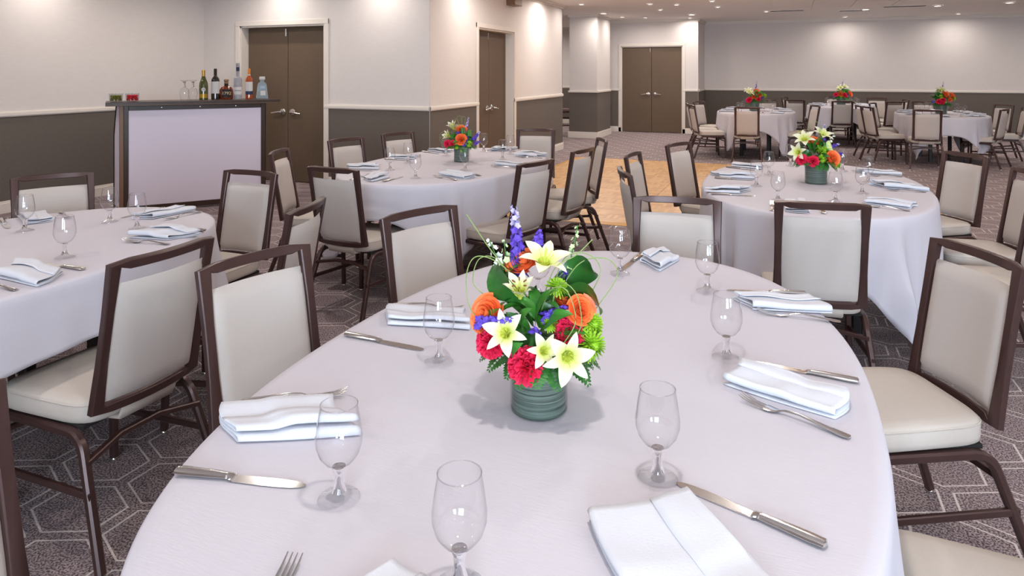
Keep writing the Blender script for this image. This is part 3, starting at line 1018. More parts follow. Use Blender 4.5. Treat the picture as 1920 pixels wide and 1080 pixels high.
fh_me = loft_z([(-.100, .003, .003, .0012), (-.098, .0085, .003, .0016), (-.085, .0095, .0035, .0018), (-.05, .006, .007, .002), (-.01, .0035, .011, .0022), (.015, .0034, .009, .0020), (.028, .0045, .005, .0016)], 'handle', M['steel'])
fn_me = loft_z([(.026, .0045, .0052, .0016), (.034, .0095, .0036, .0012), (.044, .0125, .0028, .0011), (.055, .0125, .003, .0011)], 'fork_head', M['steel'])
tine_me = MB().sweep([(0, .052, .003), (0, .075, .005), (0, .09, .0085), (0, .103, .0135)], rrect(.0036, .002, .0006), side=(1, 0, 0), scale=[1, .95, .8, .45]).mesh('tine', M['steel'])
def make_knife(x, y, z, ang, label):
    t = empty('table_knife', (x, y, z), ang - R(90))
    t.scale = (1.25, 1, 1.15)
    put('blade', blade_me, t); put('handle', kh_me, t); put('bolster', kb_me, t)
    return tag(t, label, 'knife', 'table knives')
def make_fork(x, y, z, ang, label):
    t = empty('table_fork', (x, y, z), ang - R(90))
    t.scale = (1.1, 1.1, 1.1)
    put('handle', fh_me, t); put('fork_head', fn_me, t)
    for q in range(4):
        put('tine', tine_me, t, (-.0102 + q * .0068, 0, 0))
    return tag(t, label, 'fork', 'table forks')

# napkin: linen folded over in three loose layers; its length runs along +Y
def napkin_mesh(seed, ln=.24, wd=.105, skew=.0, lift=1.0):
    rnd = random.Random(seed)
    prof = []
    def run(x0, x1, z0, z1, n):
        for i in range(n):
            t = i / (n - 1)
            prof.append((lerp(x0, x1, t), lerp(z0, z1, t) + .0015 * math.sin(t * 5 + seed)))
    def turn(x, z0, z1, sgn):
        for i in range(1, 6):
            a = math.pi * i / 6
            prof.append((x + sgn * (z1 - z0) * .55 * math.sin(a), lerp(z0, z1, .5 - .5 * math.cos(a))))
    h = wd / 2
    run(-h, h, .002, .002, 8)
    turn(h, .002, .012, 1)
    run(h, -h + .006, .012, .010, 8)
    turn(-h + .006, .010, .021, -1)
    run(-h + .006, h * .86, .021, .019, 8)
    turn(h * .86, .019, .028, 1)
    run(h * .86, h * .1, .028, .0255, 5)
    nl = 20
    p1, p2 = rnd.uniform(0, 6), rnd.uniform(0, 6)
    def fn(i, j):
        k = i * (len(prof) - 1)
        x, z = prof[min(len(prof) - 1, int(round(k)))]
        y = (j - .5) * ln
        zz = z
        if z > .006:
            zz = z * (1 + lift * (.12 * math.sin(y * 20 + p1) + .05 * math.sin(y * 42 + p2 + x * 30)))
            zz += .0015 * lift * math.sin(y * 30 + x * 50 + p1) * (z / .028)
            zz += .010 * lift * sstep(.3, .5, j) * (z / .028) * (1 if seed % 2 else .2)
        xx = x * (1 - .10 * math.sin((j - .2) * 2.2 + p2)) + .004 * math.sin(y * 12 + p1)
        yy = y + skew * x + .01 * math.sin(x * 40 + p2) + (rnd.random() - .5) * .0004
        return Vector((xx, yy, max(.0015, zz)))
    b = MB()
    b.grid(fn, len(prof) - 1, nl)
    return b.mesh('napkin', M['napkin'], True, 75)
napkins = [napkin_mesh(s, ln, wd, sk, lf) for s, ln, wd, sk, lf in ((1, .235, .12, .55, 1), (2, .235, .105, .2, .8), (3, .20, .115, -.5, 1.2), (5, .25, .10, .1, .9), (4, .22, .11, -.2, 1.0))]
def make_napkin(x, y, z, ang, label, variant=0, scale=1.0):
    o = put('folded_napkin', napkins[variant % len(napkins)], None, (x, y, z), (0, 0, ang - R(90)))
    s_ = o.modifiers.new('thickness', 'SOLIDIFY'); s_.thickness = .0022; s_.offset = 1
    o.scale = scale if isinstance(scale, tuple) else (scale, scale, 1)
    return tag(o, label, 'napkin', 'folded white napkins')

def two(ax, ay, bx_, by_):           # centre and heading of something lying from a to b
    return (ax + bx_) / 2, (ay + by_) / 2, math.atan2(by_ - ay, bx_ - ax)

SEAT_NAMES = {'L1': 'near left', 'L2': 'middle left', 'L3': 'far left', 'FE': 'far end', 'R3': 'far right', 'R2': 'middle right', 'R1': 'near right', 'NE': 'near end'}
SEATS = {   # napkin offset from the table centre, heading of the diner
    'L1': (-.47, -.51, 8), 'L2': (-.49, .10, 0), 'L3': (-.42, .62, -25), 'FE': (.06, .93, -92), 'R3': (.44, .60, 188), 'R2': (.49, .0, 180), 'R1': (.36, -.62, 160), 'NE': (-.10, -.90, 90)}
GLASS = {
    'left': {'L3': (-.22, .44), 'R2': (.37, .21), 'FE': (-.04, .71), 'R3': (.20, .66)},
    'doors': {'L1': (-.22, -.53), 'L2': (-.29, -.16), 'NE': (.14, -.79), 'R1': (.28, -.33), 'L3': (-.24, .37), 'FE': (-.07, .77), 'R2': (.30, .32), 'R3': (.22, .68)},
    'right': {'L2': (-.32, -.26), 'L3': (-.26, .27), 'L1': (-.19, -.71), 'NE': (.10, -.63), 'R1': (.26, -.30), 'R2': (.34, .19), 'R3': (.22, .65), 'FE': (-.12, .81)}}
GLASS['far_left'] = GLASS['far_right'] = GLASS['far_mid'] = GLASS['doors']
def setting(tk, seat, cutlery=True, variant=0):
    tx, ty, nm = TABLES[tk]
    nx, ny, hd = SEATS[seat]
    a = R(hd)
    u = Vector((math.cos(a), math.sin(a))); r = Vector((math.sin(a), -math.cos(a)))
    Nn = Vector((tx + nx, ty + ny))
    where = ' at the %s place of the %s' % (SEAT_NAMES[seat], nm)
    gx, gy = GLASS[tk][seat]
    make_goblet(tx + gx, ty + gy, TZ + .001, 'clear stemmed water goblet' + where)
    make_napkin(Nn.x, Nn.y, TZ + .001, a, 'folded white napkin' + where, variant)
    if cutlery:
        k = Nn + u * .02 + r * .125
        make_knife(k.x, k.y, TZ + .001, a, 'steel table knife' + where)
        f = Nn - u * .01 - r * .115
        make_fork(f.x, f.y, TZ + .001, a, 'steel table fork' + where)
for tk in ('left', 'doors', 'right', 'far_left', 'far_right', 'far_mid'):
    for i, seat in enumerate(GLASS[tk]):
        setting(tk, seat, not tk.startswith('far'), i + len(tk))
# near seat on the left table: napkin and fork without a visible goblet
# front table: every piece where it lies
FZ = TZ + .001
for (x, y, lab) in ((-.690, .942, 'clear goblet at the tip of the lower left knife on the front table'), (-.789, 1.477, 'clear goblet left of the big flower vase on the front table'), (-.418, .842, 'largest clear goblet, at the bottom of the picture on the front table'),
                    (-.210, 1.196, 'clear goblet right of the vase with a long knife at its foot'), (-.141, 1.762, 'clear goblet before the large chair on the right of the front table'), (-.241, 2.276, 'clear goblet at the far right of the front table, before the grey chair backs'),
                    (-.546, 2.361, 'clear goblet at the far end of the front table, right of the flowers'), (-.73, 2.03, 'clear goblet hidden behind the big flowers on the front table')):
    make_goblet(x, y, FZ, lab)
def at(px, py, z=FZ):
    """point on the table plane seen at a photo pixel"""
    d = 1280 * (1.47 - z) / (py - 134)
    xc = (px - 960) / 1280 * d
    return xc * math.cos(YAW) - d * math.sin(YAW), xc * math.sin(YAW) + d * math.cos(YAW)
for (h, t_, lab) in (((332, 887), (571, 912), 'steel knife at the lower left of the front table'), ((651, 629), (791, 656), 'steel knife left of the goblet beside the flowers on the front table'),
                     ((1551, 1028), (1268, 906), 'long steel knife at the lower right, touching a goblet foot'), ((1609, 718), (1402, 678), 'steel knife before the large right chair on the front table'),
                     ((1510, 552), (1362, 545), 'steel knife at the far right place of the front table'), ((1203, 478), (1164, 508), 'steel knife beside the goblet at the far end of the front table')):
    (ax, ay), (bx_, by_) = at(*h), at(*t_)
    make_knife(*two(ax, ay, bx_, by_)[:2], FZ, two(ax, ay, bx_, by_)[2], lab)
for (h, t_, lab) in (((467, 753), (650, 742), 'steel fork above the lower left napkin on the front table'), ((762, 573), (868, 583), 'steel fork partly behind the goblet left of the flowers'),
                     ((1603, 826), (1390, 750), 'steel fork below the right napkin on the front table'), ((1568, 604), (1420, 587), 'steel fork at the far right place of the front table'),
                     ((452, 1215), (553, 1056), 'steel fork tines rising from the bottom edge of the picture')):
    (ax, ay), (bx_, by_) = at(*h), at(*t_)
    A_ = two(ax, ay, bx_, by_)[2]
    make_fork(bx_ - .112 * math.cos(A_), by_ - .112 * math.sin(A_), FZ, A_, lab)
for (p1, p2, var, sc, lab) in (((425, 800), (640, 790), 0, .98, 'folded white napkin at the lower left of the front table'), ((722, 596), (880, 606), 1, 1.0, 'folded white napkin left of the goblet beside the flowers'),
                               ((1345, 1165), (1225, 985), 3, (1.75, 1.0, .9), 'large folded white napkin at the lower right of the front table'), ((1592, 775), (1366, 705), 3, .95, 'rolled-looking white napkin between right knife and fork'),
                               ((1548, 577), (1385, 573), 1, .95, 'flat folded white napkin at the far right of the front table'), ((1266, 478), (1212, 505), 2, .85, 'white napkin with a raised corner at the far end of the front table'),
                               ((590, 1240), (715, 1150), 4, .95, 'white napkin barely showing at the bottom edge of the picture')):
    (ax, ay), (bx_, by_) = at(*p1), at(*p2)
    X, Y, A_ = two(ax, ay, bx_, by_)
    make_napkin(X, Y, FZ, A_, lab, var, sc)

# ------------------------------------------------------------------ bar
BA = R(52)
bar = empty('portable_bar', (-6.33, 5.01, 0), BA)
tag(bar, 'portable bar with pale grey panel and dark wooden top', 'bar')
BL = 1.39
MB().box(.045, BL - .045, .004, .016, .075, 1.065).build('front_panel', M['barpanel'], bar, smooth=False)
for nm, bx_ in (('frame_post', (0, .045, -.004, .03, .0, 1.115)), ('frame_post', (BL - .045, BL, -.004, .03, 0, 1.115)), ('frame_rail', (.045, BL - .045, -.004, .03, .02, .075)), ('frame_rail', (.045, BL - .045, -.004, .03, 1.065, 1.115))):
    MB().box(*bx_, None, .003).build(nm, M['barwood'], bar, smooth=False)
for x in (.35, .72, 1.08):
    MB().lathe([(0, 0), (.007, 0), (.006, .004), (0, .005)], 10, Matrix.Translation((x, -.004, 1.09)) @ Matrix.Rotation(R(90), 4, 'X')).build('screw_cap', M['chrome'], bar)
tp = MB().box(-.16, BL + .15, -.07, .42, 1.115, 1.155, None, .004).build('bar_top', M['barwood'], bar, smooth=False)
MB().box(-.162, BL + .152, -.073, -.069, 1.118, 1.124, None, .001).build('edge_strip', M['baredge'], tp, smooth=False)
for s, x0 in ((-1, 0.0), (1, BL)):
    w_ = MB()
    def P_(y, z, o=0): return (x0 + s * (.085 * y / .5) + s * o, y, z)
    pts = [(.03, .03), (.48, .03), (.48, .78), (.36, 1.10), (.03, 1.10)]
    w_.add([P_(y, z) for y, z in pts] + [P_(y, z, -.012) for y, z in pts], [(0, 1, 2, 3, 4), (9, 8, 7, 6, 5)] + [(i, 5 + i, 5 + (i + 1) % 5, (i + 1) % 5) for i in range(5)])
    pn = w_.build('side_wing', M['barpanel'], bar, smooth=False)
    MB().sweep([Vector(P_(.49, .0)), Vector(P_(.49, .78)), Vector(P_(.36, 1.115))], rrect(.02, .02, .003), side=(1, 0, 0)).build('wing_edge', M['dark'], pn, smooth=False)
    MB().box(-.012, .012, -.015, .015, .55, .63, Matrix.Translation((x0 + s * .085, .505, 0)), .003).build('latch', M['baredge'], pn, smooth=False)
    if s < 0: MB().box(-.02, .02, -.012, .04, 0, 1.115, Matrix.Translation((x0 + s * .02, .0, 0)), .003).build('corner_trim', M['baredge'], bar, smooth=False)
BT = 1.156
FACE = R(46)
def text_mesh(body, size, m, ext=.0004):
    cu = bpy.data.curves.new('txt', 'FONT')
    cu.body = body; cu.size = size; cu.extrude = ext; cu.align_x = 'CENTER'; cu.align_y = 'CENTER'
    o = bpy.data.objects.new('txt', cu)
    col.objects.link(o)
    dg = bpy.context.evaluated_depsgraph_get()
    me = bpy.data.meshes.new_from_object(o.evaluated_get(dg))
    bpy.data.objects.remove(o); bpy.data.curves.remove(cu)
    me.materials.clear(); me.materials.append(m)
    return me
def band(r, z0, z1, a0, a1, m, name, parent, n=16):
    b = MB()
    b.grid(lambda i, j: Vector((r * math.sin(lerp(a0, a1, i)), -r * math.cos(lerp(a0, a1, i)), lerp(z0, z1, j))), n, 1)
    return b.build(name, m, parent)
Mg = mat('green_bottle_glass', srgb(70, 74, 20), .08, spec=.8, coat=.5)
Md = mat('dark_wine_glass', srgb(30, 20, 16), .08, spec=.8, coat=.5)
Mam = mat('amber_spirit', srgb(176, 74, 22), .08, spec=.8, coat=.6)
Mamd = mat('bourbon_amber', srgb(120, 46, 18), .08, spec=.8, coat=.6)
Mgold = mat('gold_foil', srgb(196, 154, 66), .35, metal=.6)
Mlab = mat('paper_label', srgb(226, 220, 216), .7)
Mnavy = mat('navy_label', srgb(46, 58, 90), .6)
Mblk = mat('black_label', srgb(34, 26, 24), .6)
Mor = mat('orange_capsule', srgb(214, 128, 44), .4)
Msil = mat('silver_clear_tequila', srgb(186, 200, 206), .1, spec=.8, trans=.35, ior=1.3)
Mfro = mat('frosted_vodka_glass', srgb(206, 206, 214), .3, spec=.6, trans=.45, ior=1.2)
Mtxt = mat('dark_print', srgb(60, 66, 96), .6)
Mink = mat('cream_print', srgb(236, 214, 160), .6)
wine = lambda r, h: [(0, .001), (r, .001), (r, h * .60), (r * .88, h * .68), (r * .42, h * .76), (r * .36, h * .80), (r * .36, h * .985), (r * .30, h), (0, h)]
burg = lambda r, h: [(0, .001), (r, .001), (r, h * .48), (r * .90, h * .58), (r * .58, h * .70), (r * .38, h * .80), (r * .35, h * .985), (r * .30, h), (0, h)]
def bottle(x, y, label):
    t = empty('bottle', (x, y, BT), FACE)
    t.scale = (1.06, 1.06, 1.06)
    return tag(t, label, 'bottle', 'bottles on the bar')
t = bottle(-6.01, 5.74, 'green white-wine bottle with gold neck and round emblem, leftmost on the bar')
MB().lathe(burg(.044, .31), 24).build('body', Mg, t)
MB().lathe([(.0172, .235), (.0172, .308), (.014, .312), (0, .3125)], 16).build('foil_capsule', Mgold, t)
band(.0447, .02, .062, -1.2, 1.2, Mgold, 'label', t)
e_ = MB().lathe([(.011, -.0004), (.020, -.0004), (.020, .0008), (.011, .0008), (.011, -.0004)], 24, Matrix.Translation((0, -.0452, .108)) @ Matrix.Rotation(R(90), 4, 'X')).build('emblem_ring', Mlab, t)
MB().lathe([(0, 0), (.006, 0), (.006, .001), (0, .001)], 12, Matrix.Translation((0, -.0455, .108)) @ Matrix.Rotation(R(90), 4, 'X')).build('emblem_dot', Mlab, e_)
t = bottle(-5.94, 5.84, 'dark red-wine bottle with plain white label on the bar')
MB().lathe(wine(.042, .325), 24).build('body', Md, t)
MB().lathe([(.0158, .255), (.0158, .322), (.013, .3265), (0, .327)], 16).build('foil_capsule', Mblk, t)
band(.0426, .065, .19, -1.3, 1.3, Mlab, 'label', t)
t = bottle(-5.87, 5.93, 'squat amber bourbon bottle reading 1792 on the bar')
b = MB(); b.lathe([(0, .001), (.062, .001), (.068, .01), (.070, .06), (.066, .10), (.052, .128), (.026, .138), (.020, .145), (.018, .17), (0, .17)], 28, Matrix.Diagonal((1, .62, 1, 1)))
b.build('body', Mamd, t)
MB().lathe([(.022, .168), (.022, .178), (.017, .184), (.026, .196), (.024, .212), (0, .216)], 18).build('stopper', mat('stopper_wood', srgb(150, 118, 92), .4), t)
MB().lathe([(.0185, .145), (.0195, .15), (.0195, .168), (.018, .170)], 18).build('neck_band', Mblk, t)
lb = MB().grid(lambda i, j: Vector(((i - .5) * .09, -.0445 * math.sqrt(max(.0, 1 - ((i - .5) * .09 / .0715) ** 2)), .022 + .085 * j)), 16, 1).build('label', Mblk, t)
put('lettering', text_mesh('1792', .046, Mink), lb, (0, -.0450, .064), (R(90), 0, 0))
t = bottle(-5.79, 6.02, 'tall frosted clear vodka bottle with blue neck band on the bar')
MB().lathe([(0, .001), (.042, .001), (.042, .215), (.036, .232), (.018, .240), (.0165, .345), (.0185, .348), (.0185, .385), (0, .387)], 24).build('body', Mfro, t)
band(.0182, .300, .342, -1.4, 1.4, Mnavy, 'neck_label', t)
lb = band(.0424, .05, .13, -1.25, 1.25, Mlab, 'label', t)
put('lettering', text_mesh('BELVEDERE', .0125, Mtxt), lb, (0, -.0432, .092), (R(90), 0, 0))
t = bottle(-5.72, 6.12, 'amber whisky bottle with cream label and orange neck on the bar')
MB().lathe(wine(.038, .325), 24).build('body', Mam, t)
MB().lathe([(.0146, .262), (.0150, .322), (.012, .327), (0, .328)], 16).build('capsule', Mor, t)
MB().lathe([(.0146, .235), (.0150, .240), (.0150, .262), (.0146, .264)], 16).build('neck_band', Mlab, t)
band(.0386, .085, .185, -1.2, 1.2, Mlab, 'label', t)
band(.0387, .048, .084, -1.2, 1.2, Mnavy, 'lower_label', t)
t = bottle(-5.63, 6.23, 'tapered clear silver tequila bottle reading 1800, rightmost on the bar')
b = MB()
def tq(hw, hd, z): return [(-hw, -hd, z), (hw, -hd, z), (hw, hd, z), (-hw, hd, z)]
sts = [(.058, .030, .001), (.060, .032, .01), (.044, .025, .155), (.036, .022, .172), (.020, .018, .182), (.019, .017, .205)]
vs = [q for st in sts for q in tq(*st)]
b.add(vs, [(3, 2, 1, 0), tuple(len(vs) - 4 + i for i in range(4))] + [(k * 4 + i, k * 4 + (i + 1) % 4, k * 4 + 4 + (i + 1) % 4, k * 4 + 4 + i) for k in range(len(sts) - 1) for i in range(4)])
b.build('body', Msil, t, sharp=50)
MB().box(-.029, .029, -.024, .024, .205, .24, None, .006).build('stopper', mat('stopper_silver', srgb(214, 210, 206), .35), t, smooth=False)
til = Matrix.Translation((0, -.0325, .012)) @ Matrix.Rotation(R(2.8), 4, 'X').inverted()
tl = MB().box(-.030, .030, -.001, .0, .09, .135, til).build('blue_label', mat('blue_label', srgb(150, 178, 200), .5), t, smooth=False)
put('lettering', text_mesh('1800', .026, Mlab), tl, (0, -.0292, .124), (R(90 - 2.8), 0, 0))
MB().box(-.020, .032, -.001, .0, .025, .075, til).build('label', Mlab, t, smooth=False)
for (x, y, lab) in ((-6.13, 5.59, 'left of two upturned glass goblets on the bar'), (-6.08, 5.66, 'right of two upturned glass goblets on the bar')):
    g_ = make_goblet(x, y, BT, lab, 'upturned goblets on the bar', True)
    g_.scale = (1.25, 1.25, 1.38); g_.location.z = BT + GH * 1.38 + .002
    g_.name = 'upturned_goblet'
for (x, y, m_, nm, lab) in ((-6.53, 5.08, 'olive', 'olive', 'low glass dish of green olives at the left end of the bar'), (-6.44, 5.20, 'cherry', 'cherry', 'low glass dish of red cherries on the bar')):
    t = empty('garnish_dish', (x, y, BT), BA)
    tag(t, lab, 'dish', 'garnish dishes')
    b = MB(); n = 40
    prof = [(.0005, .004), (.055, .004), (.061, .012), (.064, .05), (.067, .082)]
    b.lathe(prof, n)
    b.v = [(px_, py_, pz_ + (.003 * math.cos(math.atan2(py_, px_) * 12) if pz_ > .07 else 0)) for px_, py_, pz_ in b.v]
    b.build('glass_dish', M['vodka'], t)
    sp = MB().lathe([(.0005, -.0125), (.009, -.009), (.0128, 0), (.009, .009), (.0005, .0125)], 10).mesh(nm, M[m_])
    rnd = random.Random(3)
    for lay in range(3):
        for q in range(9):
            a = q * 2 * math.pi / 8 + lay * .5
            rr = .042 if q < 8 else 0
            put(nm, sp, t, (rr * math.cos(a), rr * math.sin(a), .018 + lay * .019), (rnd.random() * 3, rnd.random() * 3, 0))

# ------------------------------------------------------------------ flowers
def frame_to(d, roll=0.0):
    return Vector((0, 0, 1)).rotation_difference(Vector(d).normalized()) @ Quaternion((0, 0, 1), roll)
def petal_mesh(ln, wd, curl, name='petal', m=None, n=8, keel=.15):
    b = MB()
    def fn(i, j):
        s_ = j
        a = lerp(R(18), R(18) + curl, s_)
        # integrate the bend
        k = 12; x = z = 0.0
        for q in range(int(k * s_) + 1):
            aa = R(18) + curl * (q / k)
            stp = ln / k * (min(1, k * s_ - q) if q == int(k * s_) else 1)
            x += math.sin(aa) * stp; z += math.cos(aa) * stp
        w_ = wd * (math.sin(math.pi * min(1, .08 + s_ * .92)) ** .75) * (1 - .15 * s_)
        u = (i - .5) * 2
        return Vector((x + math.cos(a) * -keel * wd * u * u, u * w_, z + math.sin(a) * keel * wd * u * u + .0008 * math.sin(9 * s_ + u * 4)))
    b.grid(fn, 4, n)
    return b.mesh(name, m, True, 80)
lily_petals = {'open': (petal_mesh(.062, .0155, R(95), m=M['petal']), petal_mesh(.060, .0115, R(98), m=M['petal'])),
               'cup': (petal_mesh(.058, .0145, R(38), m=M['petal']), petal_mesh(.056, .011, R(42), m=M['petal']))}
def lily_core():
    b = MB()
    b.lathe([(.0005, -.004), (.004, -.003), (.0065, .006), (.0095, .016), (.0105, .020)], 12)
    return b.mesh('lily', M['lilythroat'])
lily_core_me = lily_core()
def stamens():
    b = MB()
    for k in range(6):
        a = k * R(60) + .3
        r = .014
        b.sweep([(0, 0, .004), (r * .4 * math.cos(a), r * .4 * math.sin(a), .02), (r * math.cos(a), r * math.sin(a), .040)], circ(.0007, 4))
    b.sweep([(0, 0, .004), (0, 0, .046)], circ(.0011, 5))
    return b.mesh('stamens', M['lilythroat'])
def anthers():
    b = MB()
    for k in range(6):
        a = k * R(60) + .3
        r = .014
        t_ = Matrix.Translation((r * math.cos(a), r * math.sin(a), .040)) @ Matrix.Rotation(a, 4, 'Z') @ Matrix.Rotation(R(70), 4, 'Y')
        b.lathe([(.0002, -.005), (.0016, -.003), (.0018, .0), (.0016, .003), (.0002, .005)], 6, t_)
    return b.mesh('anthers', M['anther'])
stamen_me, anther_me = stamens(), anthers()
def lily(t, pos, d, kind='open', sc=1.0, roll=0):
    o = put('lily', lily_core_me, t, pos)
    o.rotation_mode = 'QUATERNION'; o.rotation_quaternion = frame_to(d, roll); o.scale = (sc,) * 3
    for k in range(6):
        me = lily_petals[kind][k % 2]
        p_ = put('petal', me, o, (.004 * math.cos(k * R(60)), .004 * math.sin(k * R(60)), .002 + .001 * (k % 2)), (0, R((k * 37) % 9 - 4), k * R(60)))
    put('stamens', stamen_me, o)
    if kind == 'cup': put('anthers', anther_me, o)
    return o
def rose_mesh():
    b = MB()
    for k in range(17):
        f = k / 16
        r0 = lerp(.003, .021, f ** .8); h = lerp(.032, .019, f); a0 = k * 2.4
        span = lerp(2.6, 1.5, f)
        def fn(i, j, r0=r0, h=h, a0=a0, span=span, f=f):
            a = a0 + (i - .5) * span
            fl_ = (j ** 2.2) * lerp(.0010, .017, f ** 1.3)
            rr = r0 * (.35 + .65 * min(1, j * 1.6)) + fl_
            return Vector((rr * math.cos(a), rr * math.sin(a), -.012 + h * j * (1 - .18 * (2 * i - 1) ** 2) + (.004 if f < .3 else 0)))
        b.grid(fn, 6, 5)
    b.lathe([(.0005, -.014), (.010, -.010), (.018, .0), (.016, .008)], 12)
    return b.mesh('rose', M['rose'], True, 80)
def carnation_mesh(seed=1):
    rnd = random.Random(seed)
    b = MB()
    for k in range(56):
        f = (k + .5) / 56
        th = math.acos(1 - f * 1.35)            # polar angle from the axis
        ph = k * 2.39996
        d = Vector((math.sin(th) * math.cos(ph), math.sin(th) * math.sin(ph), math.cos(th)))
        q = frame_to(d, rnd.uniform(0, 6))
        wd, ln = rnd.uniform(.010, .015), rnd.uniform(.030, .036)
        pz = rnd.uniform(0, 6)
        def fn(i, j, q=q, wd=wd, ln=ln, pz=pz):
            u = 2 * i - 1
            w_ = wd * (.15 + .85 * j)
            return q @ Vector((u * w_, .0045 * j * math.sin(u * 7 + pz) + .002 * math.sin(u * 17 + pz) * j, ln * j - .003 * u * u * j + .0018 * j * math.sin(u * 13 + pz)))
        b.grid(fn, 8, 3)
    return b.mesh('carnation', M['carnation'], True, 80)
def mum_mesh():
    b = MB()
    for k in range(90):
        f = (k + .5) / 90
        th = math.acos(1 - f * 1.25); ph = k * 2.39996
        d = Vector((math.sin(th) * math.cos(ph), math.sin(th) * math.sin(ph), math.cos(th)))
        q = frame_to(d)
        ln = lerp(.016, .028, f)
        b.add([q @ Vector(p) for p in ((-.0012, 0, 0), (.0012, 0, 0), (-.0026, .0006, ln * .6), (.0026, .0006, ln * .6), (-.0012, -.001, ln), (.0012, -.001, ln))], [(0, 1, 3, 2), (2, 3, 5, 4)])
    b.lathe([(.0005, .012), (.006, .010), (.009, 0), (.004, -.008)], 10)
    return b.mesh('chrysanthemum', M['mum'], True, 80)
rose_me, carn_me, mum_me = rose_mesh(), carnation_mesh(), mum_mesh()
def bloom(t, name, me, pos, d, sc=1.0, roll=0):
    o = put(name, me, t, pos)
    o.rotation_mode = 'QUATERNION'; o.rotation_quaternion = frame_to(d, roll); o.scale = (sc,) * 3
    return o
def spike(t, a, b_, name='larkspur', n=26, size=.0085, tip=.3, m1='purple', m2='lilac', seed=1):
    """flower spike from a to b with many small florets"""
    rnd = random.Random(seed)
    a, b_ = Vector(a), Vector(b_)
    ax = (b_ - a)
    main, tipm = MB(), MB()
    main.sweep([a, a.lerp(b_, .5), b_], circ(.0012, 5))
    for k in range(n):
        f = k / (n - 1)
        sz = size * lerp(1.15, .45, f)
        ph = k * 2.4
        q = frame_to(ax)
        d = q @ Vector((math.cos(ph), math.sin(ph), .45))
        c = a.lerp(b_, f) + d.normalized() * sz * .9
        tgt = tipm if f > 1 - tip else main
        fq = frame_to(d, rnd.uniform(0, 6))
        for p_ in range(5):
            an = p_ * R(72)
            e1 = Vector((math.cos(an), math.sin(an), .35)); e2 = Vector((-math.sin(an), math.cos(an), 0))
            tgt.add([c + fq @ v_ for v_ in (Vector((0, 0, 0)), e1 * sz * .6 + e2 * sz * .45, e1 * sz * 1.05, e1 * sz * .6 - e2 * sz * .45)], [(0, 1, 2, 3)])
    o = main.build(name, M[m1], t, sharp=80)
    if tipm.v:
        tipm.build('tip_florets', M[m2], o, sharp=80)
    return o
def leaf(t, a, d, ln, wd, droop=.6, m='leaf', name='leaf', roll=0, fold=.25):
    q = frame_to(d, roll)
    a = Vector(a)
    def fn(i, j):
        u = 2 * i - 1
        w_ = wd * (math.sin(math.pi * min(1, .05 + .95 * j)) ** .8)
        ang = droop * j * j
        return a + q @ Vector((ln * j * math.sin(ang) - fold * w_ * abs(u) * .0, u * w_, ln * j * math.cos(ang) + fold * w_ * u * u))
    b = MB(); b.grid(fn, 6, 10)
    o = b.build(name, M[m], t, sharp=80)
    return o
def loop_leaf(t, a, d, side, wd, size, m):
    """broad leaf rolled back on itself"""
    a, d, side = Vector(a), Vector(d).normalized(), Vector(side).normalized()
    n_ = d.cross(side).normalized()
    b = MB()
    def fn(i, j):
        u = 2 * i - 1
        an = j * R(250)
        r = size * (1 - .25 * j)
        c = a + d * (size * 1.6 * j * (1 - j * .6) + r * math.sin(an)) + n_ * (r * (1 - math.cos(an)))
        w_ = wd * (math.sin(math.pi * (.12 + .85 * j)) ** .7)
        return c + side * (u * w_)
    b.grid(fn, 6, 18)
    return b.build('broad_leaf', M[m], t, sharp=80)
def fern(t, a, d, ln, droop=1.0, seed=1):
    rnd = random.Random(seed)
    a, q = Vector(a), frame_to(d, rnd.uniform(-.4, .4))
    b = MB()
    hz = Vector((d[0], d[1], 0)).normalized() if (abs(d[0]) + abs(d[1])) > .01 else Vector((1, 0, 0))
    pts = []
    p = a.copy(); dr = Vector(d).normalized()
    for k in range(13):
        pts.append(p.copy())
        p = p + dr * ln / 12
        dr = (dr + Vector((0, 0, -droop / 12))).normalized()
    b.sweep(pts, circ(.0008, 4), scale=[lerp(1, .4, i / 12) for i in range(13)])
    for k in range(2, 13):
        tg = (pts[k] - pts[k - 1]).normalized()
        sd = tg.cross(Vector((0, 0, 1)))
        if sd.length < .1: sd = Vector((1, 0, 0))
        sd.normalize()
        up = sd.cross(tg)
        l_ = ln * .30 * math.sin(math.pi * (k / 13) ** .7) + .004
        for s_ in (-1, 1):
            e = (sd * s_ + tg * .55).normalized()
            wv = e.cross(up).normalized() * l_ * .26
            c0 = pts[k]
            b.add([c0, c0 + e * l_ * .35 + wv, c0 + e * l_ * .7 + wv * .8, c0 + e * l_ + up * -.001, c0 + e * l_ * .7 - wv * .8, c0 + e * l_ * .35 - wv], [(0, 1, 2, 3), (0, 3, 4, 5)])
    return b.build('fern_frond', M['fern'], t, sharp=80)
def blade(t, pts, r=.0011):
    # smooth a few control points
    P = [Vector(p) for p in pts]
    out = []
    for i in range(len(P) - 1):
        p0, p1, p2, p3 = P[max(i - 1, 0)], P[i], P[i + 1], P[min(i + 2, len(P) - 1)]
        for k in range(8):
            s_ = k / 8
            out.append(.5 * ((2 * p1) + (-p0 + p2) * s_ + (2 * p0 - 5 * p1 + 4 * p2 - p3) * s_ * s_ + (-p0 + 3 * p1 - 3 * p2 + p3) * s_ ** 3))
    out.append(P[-1])
    return MB().sweep(out, circ(r, 5)).build('grass_blade', M['grass'], t)

